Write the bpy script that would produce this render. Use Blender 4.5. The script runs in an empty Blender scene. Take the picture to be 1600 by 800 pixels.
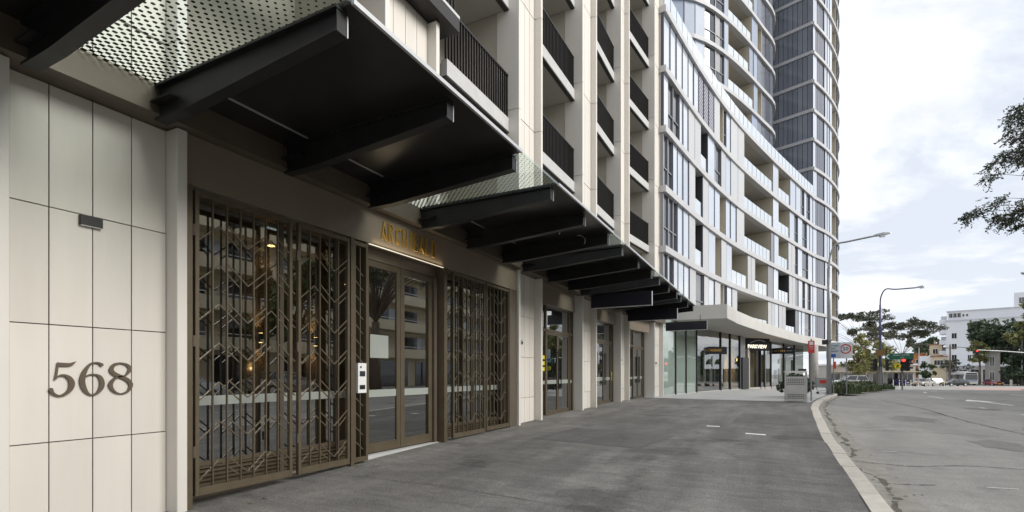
import bpy, bmesh, math, random
from mathutils import Vector, Matrix
random.seed(7)
R = math.radians
SC = bpy.context.scene
COL = SC.collection

# ------------------------------------------------------------------ camera
cam = bpy.data.cameras.new('camera'); camo = bpy.data.objects.new('camera', cam); COL.objects.link(camo)
camo.location = (5.53, 0, 1.45); camo.rotation_euler = (R(90), 0, R(26.965))
cam.sensor_width = 36; cam.lens = 18.0; cam.shift_y = 0.1156; cam.clip_start = .05; cam.clip_end = 6000
SC.camera = camo
SC.render.resolution_x, SC.render.resolution_y = 1024, 512
SC.view_settings.view_transform = 'Standard'; SC.view_settings.look = 'None'
SC.view_settings.exposure = 0.68; SC.view_settings.gamma = 1.0

# ------------------------------------------------------------------ light: high thin cloud over a pale sky, soft sun
SUN_EL, SUN_AZ = R(30), R(84)                     # azimuth clockwise from +Y
W = bpy.data.worlds.new('World'); SC.world = W; W.use_nodes = True
nt = W.node_tree; N = nt.nodes; LK = nt.links; N.clear()
wo = N.new('ShaderNodeOutputWorld'); bg = N.new('ShaderNodeBackground'); bg.inputs[1].default_value = .13
sky = N.new('ShaderNodeTexSky'); sky.sky_type = 'NISHITA'; sky.sun_disc = False
sky.sun_elevation = SUN_EL; sky.sun_rotation = SUN_AZ; sky.dust_density = 1.5
tc = N.new('ShaderNodeTexCoord'); sep = N.new('ShaderNodeSeparateXYZ'); LK.new(tc.outputs['Generated'], sep.inputs[0])
zz = N.new('ShaderNodeMath'); zz.operation = 'MAXIMUM'; zz.inputs[1].default_value = 0; LK.new(sep.outputs[2], zz.inputs[0])
za = N.new('ShaderNodeMath'); za.operation = 'ADD'; za.inputs[1].default_value = .16; LK.new(zz.outputs[0], za.inputs[0])
cb = N.new('ShaderNodeCombineXYZ')
for i in (0, 1):
    d = N.new('ShaderNodeMath'); d.operation = 'DIVIDE'; LK.new(sep.outputs[i], d.inputs[0]); LK.new(za.outputs[0], d.inputs[1]); LK.new(d.outputs[0], cb.inputs[i])
n1 = N.new('ShaderNodeTexNoise'); n1.inputs['Scale'].default_value = .8; n1.inputs['Detail'].default_value = 10; n1.inputs['Roughness'].default_value = .6
n1.inputs['Distortion'].default_value = .3
LK.new(cb.outputs[0], n1.inputs['Vector'])
rp = N.new('ShaderNodeValToRGB'); rp.color_ramp.elements[0].position = .45; rp.color_ramp.elements[1].position = .55
LK.new(n1.outputs[0], rp.inputs[0])
n2 = N.new('ShaderNodeTexNoise'); n2.inputs['Scale'].default_value = 2.2; n2.inputs['Detail'].default_value = 5; LK.new(cb.outputs[0], n2.inputs['Vector'])
cr = N.new('ShaderNodeValToRGB'); cr.color_ramp.elements[0].position = .3; cr.color_ramp.elements[1].position = .72
cr.color_ramp.elements[0].color = (4.75, 4.85, 5.0, 1); cr.color_ramp.elements[1].color = (6.4, 6.4, 6.4, 1)
LK.new(n2.outputs[0], cr.inputs[0])
sk2 = N.new('ShaderNodeMixRGB'); sk2.inputs[0].default_value = .92; sk2.inputs[2].default_value = (3.9, 4.15, 4.6, 1); LK.new(sky.outputs[0], sk2.inputs[1])
mx = N.new('ShaderNodeMixRGB'); LK.new(rp.outputs[0], mx.inputs[0]); LK.new(sk2.outputs[0], mx.inputs[1]); LK.new(cr.outputs[0], mx.inputs[2])
LK.new(mx.outputs[0], bg.inputs[0]); LK.new(bg.outputs[0], wo.inputs[0])
sl = bpy.data.lights.new('sun', 'SUN'); sl.energy = 2.3; sl.angle = R(30); sl.color = (1, .965, .91)
so = bpy.data.objects.new('sun', sl); COL.objects.link(so)
sd = Vector((math.sin(SUN_AZ) * math.cos(SUN_EL), math.cos(SUN_AZ) * math.cos(SUN_EL), math.sin(SUN_EL)))
so.rotation_euler = sd.to_track_quat('Z', 'Y').to_euler(); so.location = sd * 60

# ------------------------------------------------------------------ materials
M = {}
def mat(name, col, rough=.6, metal=0, nscale=0, namt=0, bump=0, bscale=None, spec=.5, rnd=0, emit=None, estr=0, coat=0, stretch=None, detail=6):
    m = bpy.data.materials.new(name); m.use_nodes = True; t = m.node_tree; n = t.nodes; b = n['Principled BSDF']
    b.inputs['Roughness'].default_value = rough; b.inputs['Metallic'].default_value = metal
    b.inputs['Specular IOR Level'].default_value = spec; b.inputs['Coat Weight'].default_value = coat
    b.inputs['Base Color'].default_value = (*col, 1); last = None
    co = n.new('ShaderNodeTexCoord'); vec = co.outputs['Object']
    if stretch:
        mp = n.new('ShaderNodeMapping'); mp.inputs['Scale'].default_value = stretch; t.links.new(vec, mp.inputs[0]); vec = mp.outputs[0]
    if nscale:
        no = n.new('ShaderNodeTexNoise'); no.inputs['Scale'].default_value = nscale; no.inputs['Detail'].default_value = detail; no.inputs['Roughness'].default_value = .6
        t.links.new(vec, no.inputs['Vector'])
        r = n.new('ShaderNodeValToRGB'); r.color_ramp.elements[0].position = .3; r.color_ramp.elements[1].position = .7
        r.color_ramp.elements[0].color = (*[c * (1 - namt) for c in col], 1); r.color_ramp.elements[1].color = (*[min(1, c * (1 + namt)) for c in col], 1)
        t.links.new(no.outputs[0], r.inputs[0]); last = r.outputs[0]
    if rnd:
        oi = n.new('ShaderNodeObjectInfo'); hs = n.new('ShaderNodeHueSaturation')
        mr = n.new('ShaderNodeMapRange'); mr.inputs['To Min'].default_value = 1 - rnd; mr.inputs['To Max'].default_value = 1 + rnd
        t.links.new(oi.outputs['Random'], mr.inputs[0]); t.links.new(mr.outputs[0], hs.inputs['Value'])
        if last: t.links.new(last, hs.inputs['Color'])
        else: hs.inputs['Color'].default_value = (*col, 1)
        last = hs.outputs[0]
    if last: t.links.new(last, b.inputs['Base Color'])
    if bump:
        nb = n.new('ShaderNodeTexNoise'); nb.inputs['Scale'].default_value = bscale or nscale * 4; nb.inputs['Detail'].default_value = 4
        t.links.new(vec, nb.inputs['Vector'])
        bu = n.new('ShaderNodeBump'); bu.inputs['Strength'].default_value = bump; bu.inputs['Distance'].default_value = .02
        t.links.new(nb.outputs[0], bu.inputs['Height']); t.links.new(bu.outputs[0], b.inputs['Normal'])
    if emit:
        b.inputs['Emission Color'].default_value = (*emit, 1); b.inputs['Emission Strength'].default_value = estr
    M[name] = m; return m

def glass(name, tint, base, ior=1.5, rough=0.0, body=None, bodyamt=0):
    """pane: tinted see-through plus mirror reflection that grows towards grazing angles; 'body' adds a milky film"""
    m = bpy.data.materials.new(name); m.use_nodes = True; t = m.node_tree; n = t.nodes; n.clear()
    o = n.new('ShaderNodeOutputMaterial'); tr = n.new('ShaderNodeBsdfTransparent'); tr.inputs[0].default_value = (*tint, 1)
    gl = n.new('ShaderNodeBsdfGlossy'); gl.inputs['Roughness'].default_value = rough; gl.inputs['Color'].default_value = (.95, .97, .97, 1)
    fr = n.new('ShaderNodeFresnel'); fr.inputs[0].default_value = ior
    ad = n.new('ShaderNodeMath'); ad.operation = 'ADD'; ad.use_clamp = True; ad.inputs[1].default_value = base; t.links.new(fr.outputs[0], ad.inputs[0])
    ge = n.new('ShaderNodeNewGeometry'); om = n.new('ShaderNodeMath'); om.operation = 'SUBTRACT'; om.inputs[0].default_value = 1; t.links.new(ge.outputs['Backfacing'], om.inputs[1])
    mu = n.new('ShaderNodeMath'); mu.operation = 'MULTIPLY'; t.links.new(ad.outputs[0], mu.inputs[0]); t.links.new(om.outputs[0], mu.inputs[1]); ad = mu
    src = tr.outputs[0]
    if body:
        df = n.new('ShaderNodeBsdfDiffuse'); df.inputs[0].default_value = (*body, 1)
        mb = n.new('ShaderNodeMixShader'); mb.inputs[0].default_value = bodyamt; t.links.new(tr.outputs[0], mb.inputs[1]); t.links.new(df.outputs[0], mb.inputs[2]); src = mb.outputs[0]
    mi = n.new('ShaderNodeMixShader'); t.links.new(ad.outputs[0], mi.inputs[0]); t.links.new(src, mi.inputs[1]); t.links.new(gl.outputs[0], mi.inputs[2]); t.links.new(mi.outputs[0], o.inputs[0])
    M[name] = m; return m

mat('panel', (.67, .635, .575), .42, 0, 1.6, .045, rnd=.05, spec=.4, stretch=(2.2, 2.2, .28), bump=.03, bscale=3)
mat('fin', (.68, .65, .60), .4, 0, .8, .03, rnd=.02, spec=.4)
mat('joint', (.10, .085, .065), .8)
mat('bronze', (.122, .097, .063), .45, .35, 6, .12, rnd=.05)
mat('fascia', (.225, .185, .138), .45, .15, 1.2, .06)
mat('bronze_dark', (.14, .115, .086), .42, .3, 3, .1)
mat('numeral', (.13, .10, .07), .5, .5, 20, .1)
mat('gold', (.62, .39, .09), .4, .5)
mat('soffit', (.024, .023, .023), .3, .2, 2, .2)
mat('steel_black', (.021, .021, .022), .45, .2, 4, .25)
mat('rail', (.025, .022, .02), .45, .3)
mat('alu', (.6, .6, .6), .35, .6)
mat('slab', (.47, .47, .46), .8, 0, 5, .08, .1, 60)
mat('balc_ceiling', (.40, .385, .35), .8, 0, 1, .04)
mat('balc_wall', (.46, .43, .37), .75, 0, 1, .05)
def asphalt(name, c, patch, streak, speck, seed, sc=1.0):
    """worn asphalt: broad tonal patches, long drag streaks, stains, chewing gum spots and stone speckle"""
    m = mat(name, c, .86); t = m.node_tree; n = t.nodes; L = t.links; b = n['Principled BSDF']; co = n.new('ShaderNodeTexCoord'); val = None
    def noise(scale, st, amt, lo=.3, hi=.7, det=8):
        nonlocal val
        mp = n.new('ShaderNodeMapping'); mp.inputs['Scale'].default_value = st; mp.inputs['Location'].default_value = (seed * 3.1, seed, seed); L.new(co.outputs['Object'], mp.inputs[0])
        x = n.new('ShaderNodeTexNoise'); x.inputs['Scale'].default_value = scale; x.inputs['Detail'].default_value = det; x.inputs['Roughness'].default_value = .62; L.new(mp.outputs[0], x.inputs['Vector'])
        r = n.new('ShaderNodeMapRange'); r.inputs['From Min'].default_value = lo; r.inputs['From Max'].default_value = hi; r.inputs['To Min'].default_value = 1 - amt; r.inputs['To Max'].default_value = 1 + amt; L.new(x.outputs[0], r.inputs[0])
        if val is None: val = r.outputs[0]
        else:
            q = n.new('ShaderNodeMath'); q.operation = 'MULTIPLY'; L.new(val, q.inputs[0]); L.new(r.outputs[0], q.inputs[1]); val = q.outputs[0]
        return x
    noise(.22 * sc, (1, .6, 1), patch); noise(1.1 * sc, (1.6, .35, 1), streak); noise(3.2, (.5, 1.6, 1), streak * .8); x = noise(55, (1, 1, 1), speck, .35, .65, 3); noise(.9, (1, 1, 1), -patch * .6, .58, .64)
    v = n.new('ShaderNodeTexVoronoi'); v.inputs['Scale'].default_value = 1.9; L.new(co.outputs['Object'], v.inputs['Vector'])
    r = n.new('ShaderNodeMapRange'); r.inputs['From Min'].default_value = .035; r.inputs['From Max'].default_value = .06; r.inputs['To Min'].default_value = 1.0 - streak * 1.6; r.inputs['To Max'].default_value = 1; L.new(v.outputs['Distance'], r.inputs[0])
    q = n.new('ShaderNodeMath'); q.operation = 'MULTIPLY'; L.new(val, q.inputs[0]); L.new(r.outputs[0], q.inputs[1])
    h = n.new('ShaderNodeHueSaturation'); h.inputs['Color'].default_value = (*c, 1); L.new(q.outputs[0], h.inputs['Value']); L.new(h.outputs[0], b.inputs['Base Color'])
    bu = n.new('ShaderNodeBump'); bu.inputs['Strength'].default_value = .35; bu.inputs['Distance'].default_value = .012; L.new(x.outputs[0], bu.inputs['Height']); L.new(bu.outputs[0], b.inputs['Normal'])
asphalt('asphalt_dark', (.128, .124, .116), .32, .3, .34, 1.7)
asphalt('asphalt_road', (.265, .257, .24), .17, .12, .2, 5.2, .8)
asphalt('asphalt_patch2', (.108, .106, .102), .2, .2, .28, 3.3)
asphalt('asphalt_patch', (.19, .185, .175), .18, .16, .2, 9.1)
mat('kerb', (.55, .515, .455), .85, 0, 7, .13, .3, 60, rnd=.09)
mat('gutter', (.30, .285, .255), .9, 0, 3, .2, .3, 50)
mat('paving', (.46, .46, .45), .7, 0, 1.5, .1)
mat('paint', (.78, .77, .74), .7, 0, 9, .14)
mat('grit', (.12, .108, .09), .95, 0, 20, .3)
mat('crack', (.075, .072, .068), .95)
mat('red_lane', (.40, .27, .24), .9, 0, 1, .15)
mat('tower_band', (.42, .425, .44), .55, 0, .7, .06)
mat('blue_panel', (.27, .32, .41), .45, 0, 1, .06, spec=.4, rnd=.12)
mat('white_band', (.46, .46, .47), .55, 0, .7, .06)
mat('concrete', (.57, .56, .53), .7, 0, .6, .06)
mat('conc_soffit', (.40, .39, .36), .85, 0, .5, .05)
mat('white_panel', (.47, .515, .59), .1, 0, .5, .05, spec=1, rnd=.12, coat=.8)
mat('screen', (.45, .46, .475), .55, 0, 26, .16, rnd=.05)
mat('grey_panel', (.22, .225, .24), .35, 0, 1, .05, rnd=.1)
mat('seam', (.045, .05, .075), .4)
mat('dark_glass', (.03, .034, .042), .06, 0, spec=1, rnd=.3, coat=.3)
mat('tower_grey', (.17, .19, .225), .22, .2, spec=.8, rnd=.16, coat=.3)
mat('tower_dark', (.10, .105, .13), .2, .2, spec=.8, rnd=.2, coat=.3)
mat('beige_room', (.50, .46, .37), .7, 0, 1, .06)
mat('lobby', (.40, .35, .26), .5, 0, 2, .12)
mat('lobby_wood', (.17, .12, .075), .4, 0, 5, .25, stretch=(6, 6, .5))
mat('lobby_floor', (.22, .2, .17), .25, 0, 2, .1)
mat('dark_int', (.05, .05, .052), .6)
mat('sofa', (.03, .045, .1), .8)
mat('roof_screen', (.50, .495, .48), .7)
mat('white_obj', (.75, .75, .73), .4)
mat('black_obj', (.015, .015, .016), .4)
mat('sign_black', (.012, .012, .02), .3)
mat('lamp_warm', (1, .7, .3), .4, emit=(1, .62, .22), estr=9)
mat('lamp_led', (1, .9, .75), .4, emit=(1, .86, .64), estr=.5)
mat('letter_lit', (1, .9, .7), .4, emit=(1, .93, .75), estr=1.3)
mat('galv', (.30, .31, .32), .45, .6, 5, .12)
mat('stainless', (.46, .45, .42), .38, .7, 3, .1)
mat('blue_pole', (.07, .07, .16), .5)
mat('bark', (.16, .12, .09), .9, 0, 6, .3, .5, 20)
mat('bark_pale', (.42, .39, .34), .85, 0, 4, .2)
mat('red', (.55, .03, .02), .4); mat('green_sign', (.01, .12, .075), .4); mat('yellow', (.75, .62, .02), .5); mat('blue_sign', (.03, .09, .42), .4)
mat('sign_white', (.72, .74, .77), .4); mat('sign_blue_grey', (.50, .55, .62), .4); mat('brown', (.22, .13, .04), .6)
mat('lens_red', (.9, .02, .01), .3, emit=(1, .03, .02), estr=3.2)
mat('rubber', (.02, .02, .02), .8); mat('car_glass', (.02, .025, .03), .06, spec=1)
for nm, c in dict(car_blue=(.02, .035, .16), car_silver=(.36, .34, .31), car_white=(.72, .73, .74), car_black=(.02, .02, .024), car_red=(.26, .02, .03)).items(): mat(nm, c, .25, .2, spec=.6, coat=.6)
mat('wb_white', (.74, .755, .79), .7, 0, .25, .04); mat('wb_shadow', (.6, .61, .64), .7)  # second tone is a greyer white for cornice, roof and shop front
mat('orange_wall', (.42, .15, .045), .8, 0, 1, .15); mat('cream_wall', (.58, .48, .34), .8, 0, 1, .08); mat('roof_tile', (.26, .13, .08), .8, 0, 2, .2)
mat('stone_wall', (.42, .40, .37), .8, 0, 2, .12); mat('beige_bldg', (.72, .64, .48), .8, 0, .4, .08)
glass('glass_shop', (.58, .58, .53), .3, 1.6)
glass('glass_canopy', (.93, .96, .95), .03, 1.45, body=(.4, .46, .44), bodyamt=.03)
glass('glass_green', (.60, .70, .64), .12, 1.5, rough=.02, body=(.56, .66, .60), bodyamt=.55)
glass('glass_bal', (.8, .85, .9), .12, 1.5, body=(.72, .77, .83), bodyamt=.7)
glass('glass_front', (.62, .64, .62), .16, 1.5)
glass('strip', (.9, .92, .9), .03, 1.4, body=(.42, .45, .41), bodyamt=.75)

def frit():
    m = bpy.data.materials.new('glass_frit'); m.use_nodes = True; t = m.node_tree; n = t.nodes; n.clear(); L = t.links
    o = n.new('ShaderNodeOutputMaterial'); g = n.new('ShaderNodeNewGeometry'); s = n.new('ShaderNodeSeparateXYZ'); L.new(g.outputs['Position'], s.inputs[0])
    def ma(op, a, b=None, c=None):
        x = n.new('ShaderNodeMath'); x.operation = op
        for i, v in enumerate((a, b, c)):
            if v is None: continue
            if isinstance(v, (int, float)): x.inputs[i].default_value = v
            else: L.new(v, x.inputs[i])
        return x.outputs[0]
    k = 2 * math.pi / .085
    pr = ma('MULTIPLY', ma('SINE', ma('MULTIPLY', s.outputs[0], k)), ma('SINE', ma('MULTIPLY', s.outputs[1], k)))
    th = n.new('ShaderNodeMapRange'); th.inputs['From Min'].default_value = .1; th.inputs['From Max'].default_value = 2.3
    th.inputs['To Min'].default_value = -.03; th.inputs['To Max'].default_value = .74; L.new(s.outputs[0], th.inputs[0])
    f = ma('GREATER_THAN', pr, th.outputs[0])
    tr = n.new('ShaderNodeBsdfTransparent'); tr.inputs[0].default_value = (.95, .97, .96, 1)
    df = n.new('ShaderNodeBsdfDiffuse'); df.inputs[0].default_value = (.02, .018, .015, 1)
    gl = n.new('ShaderNodeBsdfGlossy'); gl.inputs['Roughness'].default_value = .02; gl.inputs['Color'].default_value = (.9, .95, .95, 1)
    fr = n.new('ShaderNodeFresnel'); fr.inputs[0].default_value = 1.45
    a = n.new('ShaderNodeMixShader'); L.new(f, a.inputs[0]); L.new(tr.outputs[0], a.inputs[1]); L.new(df.outputs[0], a.inputs[2])
    b = n.new('ShaderNodeMixShader'); L.new(fr.outputs[0], b.inputs[0]); L.new(a.outputs[0], b.inputs[1]); L.new(gl.outputs[0], b.inputs[2]); L.new(b.outputs[0], o.inputs[0])
    M['glass_frit'] = m
frit()

def patmat(name, c0, c1, k, thr, rough=.5):
    """flat perforation print: light and dark spots on a sheet too fine to model"""
    m = mat(name, c0, rough); t = m.node_tree; n = t.nodes; L = t.links; b = n['Principled BSDF']
    g = n.new('ShaderNodeTexCoord'); s = n.new('ShaderNodeSeparateXYZ'); L.new(g.outputs['Object'], s.inputs[0])
    outs = []
    for src in ('y', 'z'):
        x = n.new('ShaderNodeMath'); x.operation = 'MULTIPLY'; x.inputs[1].default_value = k
        L.new(s.outputs['XYZ'.index(src.upper())], x.inputs[0])
        y = n.new('ShaderNodeMath'); y.operation = 'SINE'; L.new(x.outputs[0], y.inputs[0]); outs.append(y.outputs[0])
    p = n.new('ShaderNodeMath'); p.operation = 'MULTIPLY'; L.new(outs[0], p.inputs[0]); L.new(outs[1], p.inputs[1])
    q = n.new('ShaderNodeMath'); q.operation = 'GREATER_THAN'; q.inputs[1].default_value = thr; L.new(p.outputs[0], q.inputs[0])
    mixn = n.new('ShaderNodeMixRGB'); mixn.inputs[1].default_value = (*c0, 1); mixn.inputs[2].default_value = (*c1, 1); L.new(q.outputs[0], mixn.inputs[0])
    L.new(mixn.outputs[0], b.inputs['Base Color'])
patmat('louvre', (.07, .07, .11), (.55, .55, .6), 26, .25)

def leafmat(name, cols, trans=.25):
    m = bpy.data.materials.new(name); m.use_nodes = True; t = m.node_tree; n = t.nodes; b = n['Principled BSDF']
    g = n.new('ShaderNodeNewGeometry'); r = n.new('ShaderNodeValToRGB')
    e = r.color_ramp.elements; e[0].color = (*cols[0], 1); e[1].color = (*cols[-1], 1)
    for i, c in enumerate(cols[1:-1]): x = e.new((i + 1) / (len(cols) - 1)); x.color = (*c, 1)
    t.links.new(g.outputs['Random Per Island'], r.inputs[0]); t.links.new(r.outputs[0], b.inputs['Base Color']); b.inputs['Roughness'].default_value = .6
    M[name] = m
leafmat('leaf_dark', [(.02, .035, .02), (.04, .065, .035), (.06, .085, .045)])
leafmat('leaf_litter', [(.05, .03, .015), (.14, .09, .04), (.22, .17, .09)])
leafmat('leaf_gum', [(.06, .07, .05), (.11, .12, .08), (.16, .155, .11)])
leafmat('leaf_yellow', [(.14, .15, .04), (.24, .24, .08), (.32, .31, .12)])
leafmat('leaf_olive', [(.10, .115, .035), (.18, .19, .065), (.27, .27, .10)])
leafmat('leaf_mid', [(.03, .06, .02), (.06, .10, .035), (.10, .15, .05)])
leafmat('leaf_grass', [(.04, .07, .03), (.09, .13, .055), (.19, .22, .11)])
leafmat('leaf_fig', [(.025, .042, .024), (.055, .085, .045), (.10, .135, .07)])

# ------------------------------------------------------------------ object helpers
ORG = {}
def link(o): COL.objects.link(o); return o
def tag(o, label=None, cat=None, group=None, kind=None):
    if label: o['label'] = label
    if cat: o['category'] = cat
    if group: o['group'] = group
    if kind: o['kind'] = kind
    return o
def thing(name, label, cat, loc=(0, 0, 0), group=None, kind=None):
    o = link(bpy.data.objects.new(name, None)); o.location = loc; o.empty_display_size = .2
    ORG[o] = Vector(loc); return tag(o, label, cat, group, kind)
def org(o):
    while o is not None:
        if o in ORG: return ORG[o]
        o = o.parent
    return Vector((0, 0, 0))

class MB:
    def __init__(s): s.v = []; s.f = []
    def add(s, v, f):
        b = len(s.v); s.v += [tuple(p) for p in v]; s.f += [tuple(i + b for i in q) for q in f]; return s
    def hexa(s, a):                      # 8 pts: bottom ring 0-3, top ring 4-7
        return s.add(a, [(0, 3, 2, 1), (4, 5, 6, 7), (0, 1, 5, 4), (1, 2, 6, 5), (2, 3, 7, 6), (3, 0, 4, 7)])
    def box(s, x0, x1, y0, y1, z0, z1):
        return s.hexa([(x0, y0, z0), (x1, y0, z0), (x1, y1, z0), (x0, y1, z0), (x0, y0, z1), (x1, y0, z1), (x1, y1, z1), (x0, y1, z1)])
    def bbox(s, x0, x1, y0, y1, z0, z1, b):     # box with chamfered vertical edges
        p = [(x0 + b, y0), (x1 - b, y0), (x1, y0 + b), (x1, y1 - b), (x1 - b, y1), (x0 + b, y1), (x0, y1 - b), (x0, y0 + b)]
        return s.prism(p, z0, z1)
    def prism(s, p, z0, z1):
        n = len(p)
        return s.add([(x, y, z0) for x, y in p] + [(x, y, z1) for x, y in p], [tuple(range(n - 1, -1, -1)), tuple(range(n, 2 * n))] + [(i, (i + 1) % n, n + (i + 1) % n, n + i) for i in range(n)])
    def quad(s, a, b, c, d): return s.add([a, b, c, d], [(0, 1, 2, 3)])
    def tube(s, pts, r, n=6, caps=True):
        pts = [Vector(p) for p in pts]; rs = r if isinstance(r, (list, tuple)) else [r] * len(pts)
        b = len(s.v); up = None
        for i, p in enumerate(pts):
            t = (pts[min(i + 1, len(pts) - 1)] - pts[max(i - 1, 0)]).normalized()
            a = t.orthogonal().normalized() if up is None else (up - t * up.dot(t)).normalized()
            up = a; c = t.cross(a)
            s.v += [tuple(p + (a * math.cos(k * 2 * math.pi / n) + c * math.sin(k * 2 * math.pi / n)) * rs[i]) for k in range(n)]
        for i in range(len(pts) - 1):
            for k in range(n):
                s.f.append((b + i * n + k, b + i * n + (k + 1) % n, b + (i + 1) * n + (k + 1) % n, b + (i + 1) * n + k))
        if caps:
            s.f.append(tuple(b + k for k in range(n - 1, -1, -1))); e = b + (len(pts) - 1) * n; s.f.append(tuple(e + k for k in range(n)))
        return s
    def loft(s, rings, close=True):
        n = len(rings[0]); b = len(s.v)
        for r in rings: s.v += [tuple(p) for p in r]
        for i in range(len(rings) - 1):
            for k in range(n):
                s.f.append((b + i * n + k, b + i * n + (k + 1) % n, b + (i + 1) * n + (k + 1) % n, b + (i + 1) * n + k))
        if close: s.f.append(tuple(b + k for k in range(n - 1, -1, -1))); e = b + (len(rings) - 1) * n; s.f.append(tuple(e + k for k in range(n)))
        return s
    def build(s, name, m, parent=None, label=None, cat=None, group=None, kind=None, smooth=False, fix=True, mat_obj=None):
        me = bpy.data.meshes.new(name)
        if parent is None:
            xs = [p[0] for p in s.v]; ys = [p[1] for p in s.v]; L = Vector(((min(xs) + max(xs)) / 2, (min(ys) + max(ys)) / 2, min(p[2] for p in s.v)))
            if kind == 'structure': L = Vector((0, 0, 0))
        else: L = org(parent)
        me.from_pydata([(p[0] - L.x, p[1] - L.y, p[2] - L.z) for p in s.v], [], s.f)
        if fix:
            bm = bmesh.new(); bm.from_mesh(me); bmesh.ops.recalc_face_normals(bm, faces=bm.faces); bm.to_mesh(me); bm.free()
        if smooth:
            for p in me.polygons: p.use_smooth = True
        me.materials.append(M[m]); o = link(bpy.data.objects.new(name, me))
        if parent is None: o.location = L; ORG[o] = L
        else: o.parent = parent
        return tag(o, label, cat, group, kind)
def inst(src, loc, parent, rot=None, scale=None):
    """copy of a part (shared mesh) at world point loc under parent"""
    o = src.copy(); link(o); o.parent = parent; o.location = Vector(loc) - org(parent)
    if rot: o.rotation_euler = rot
    if scale: o.scale = scale
    return o
def proto(mb, name, m):
    me = bpy.data.meshes.new(name); me.from_pydata(mb.v, [], mb.f); me.materials.append(M[m])
    return bpy.data.objects.new(name, me)
def copy_tree(o, parent=None):
    c = o.copy(); link(c)
    if parent: c.parent = parent
    for ch in list(o.children): copy_tree(ch, c)
    return c
def cat_rom(pts, k=6):
    out = []; n = len(pts)
    for i in range(n - 1):
        p0, p1, p2, p3 = pts[max(i - 1, 0)], pts[i], pts[i + 1], pts[min(i + 2, n - 1)]
        for j in range(k):
            t = j / k
            out.append(tuple(.5 * (2 * b + (c - a) * t + (2 * a - 5 * b + 4 * c - d) * t * t + (3 * b - a - 3 * c + d) * t ** 3) for a, b, c, d in zip(p0, p1, p2, p3)))
    return out + [tuple(pts[-1])]
class Path:                                     # plan curve, outward is to the right of travel
    def __init__(s, pts, k=10):
        s.p = cat_rom(pts, k); s.l = [0]
        for a, b in zip(s.p, s.p[1:]): s.l.append(s.l[-1] + math.dist(a, b))
        s.L = s.l[-1]
    def at(s, d, out=0):
        d = max(0, min(s.L, d)); i = 0
        while i < len(s.l) - 2 and s.l[i + 1] < d: i += 1
        a, b = s.p[i], s.p[i + 1]; q = s.l[i + 1] - s.l[i]; t = (d - s.l[i]) / q if q else 0
        tx, ty = (b[0] - a[0]) / q, (b[1] - a[1]) / q
        j = min(i + 1, len(s.p) - 2) if t > .5 else max(i - 1, 0)
        c, e = s.p[j], s.p[j + 1]; q2 = math.dist(c, e) or 1; w = abs(t - .5)
        tx, ty = tx * (1 - w) + (e[0] - c[0]) / q2 * w, ty * (1 - w) + (e[1] - c[1]) / q2 * w; nn = math.hypot(tx, ty)
        return (a[0] + (b[0] - a[0]) * t + ty / nn * out, a[1] + (b[1] - a[1]) * t - tx / nn * out)
    def sy(s, y):
        for i in range(len(s.p) - 1):
            if s.p[i][1] <= y <= s.p[i + 1][1]: return s.l[i] + (y - s.p[i][1]) / (s.p[i + 1][1] - s.p[i][1]) * (s.l[i + 1] - s.l[i])
        return s.L if y > s.p[-1][1] else 0
    def pbox(s, mb, s0, s1, o0, o1, z0, z1, step=1.2):
        n = max(1, math.ceil((s1 - s0) / step)); rings = []
        for i in range(n + 1):
            d = s0 + (s1 - s0) * i / n; a = s.at(d, o0); b = s.at(d, o1)
            rings.append([(*a, z0), (*b, z0), (*b, z1), (*a, z1)])
        return mb.loft(rings)

# ------------------------------------------------------------------ ground heights and plan curves
GP = [(-80, -1.5), (3.3, 0), (6, .1), (8, .15), (11.3, .2), (16, .27), (21, .32), (40, .32), (60, .1), (145, -.95), (5000, -.95)]
def g(y):
    for (a, b), (p, q) in zip(GP, GP[1:]):
        if a <= y <= p: return b + (q - b) * (y - a) / (p - a)
    return -1.5
FP = [(-40, 0), (22.1, 0), (24.3, .28), (27.1, .55), (34.4, 1.66), (41.4, 3.1), (49.1, 5.18), (56, 7.25), (62.6, 9.3)]
def fx(y):
    n = len(FP)
    for i in range(n - 1):
        (y0, x0), (y1, x1) = FP[i], FP[i + 1]
        if y0 <= y <= y1:
            def m(j):
                if j <= 1: return 0
                a = (FP[j][1] - FP[j - 1][1]) / (FP[j][0] - FP[j - 1][0])
                return a if j == n - 1 else (a + (FP[j + 1][1] - FP[j][1]) / (FP[j + 1][0] - FP[j][0])) / 2
            h = y1 - y0; t = (y - y0) / h
            return x0 * (2 * t ** 3 - 3 * t * t + 1) + h * m(i) * (t ** 3 - 2 * t * t + t) + x1 * (3 * t * t - 2 * t ** 3) + h * m(i + 1) * (t ** 3 - t * t)
    return FP[-1][1]
def pz(x, y):                                   # top of the pavement, falling a little to the kerb
    w = max(0, min(1, (22 - y) / 10)); return g(y) - .014 * w * max(0, min(7, x))
def rz(x, y): return pz(6.6, y) - .115
KP = [(6.6, -30), (6.64, -5), (6.67, 8), (6.72, 14), (6.98, 21), (7.5, 26), (8.62, 33.3), (9.7, 39.5), (11.8, 49.4), (14.7, 59.5), (15.8, 63), (16.1, 66), (15.4, 69), (13.4, 73), (10, 79), (4, 90)]
KERB = Path(KP, 8)

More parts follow.
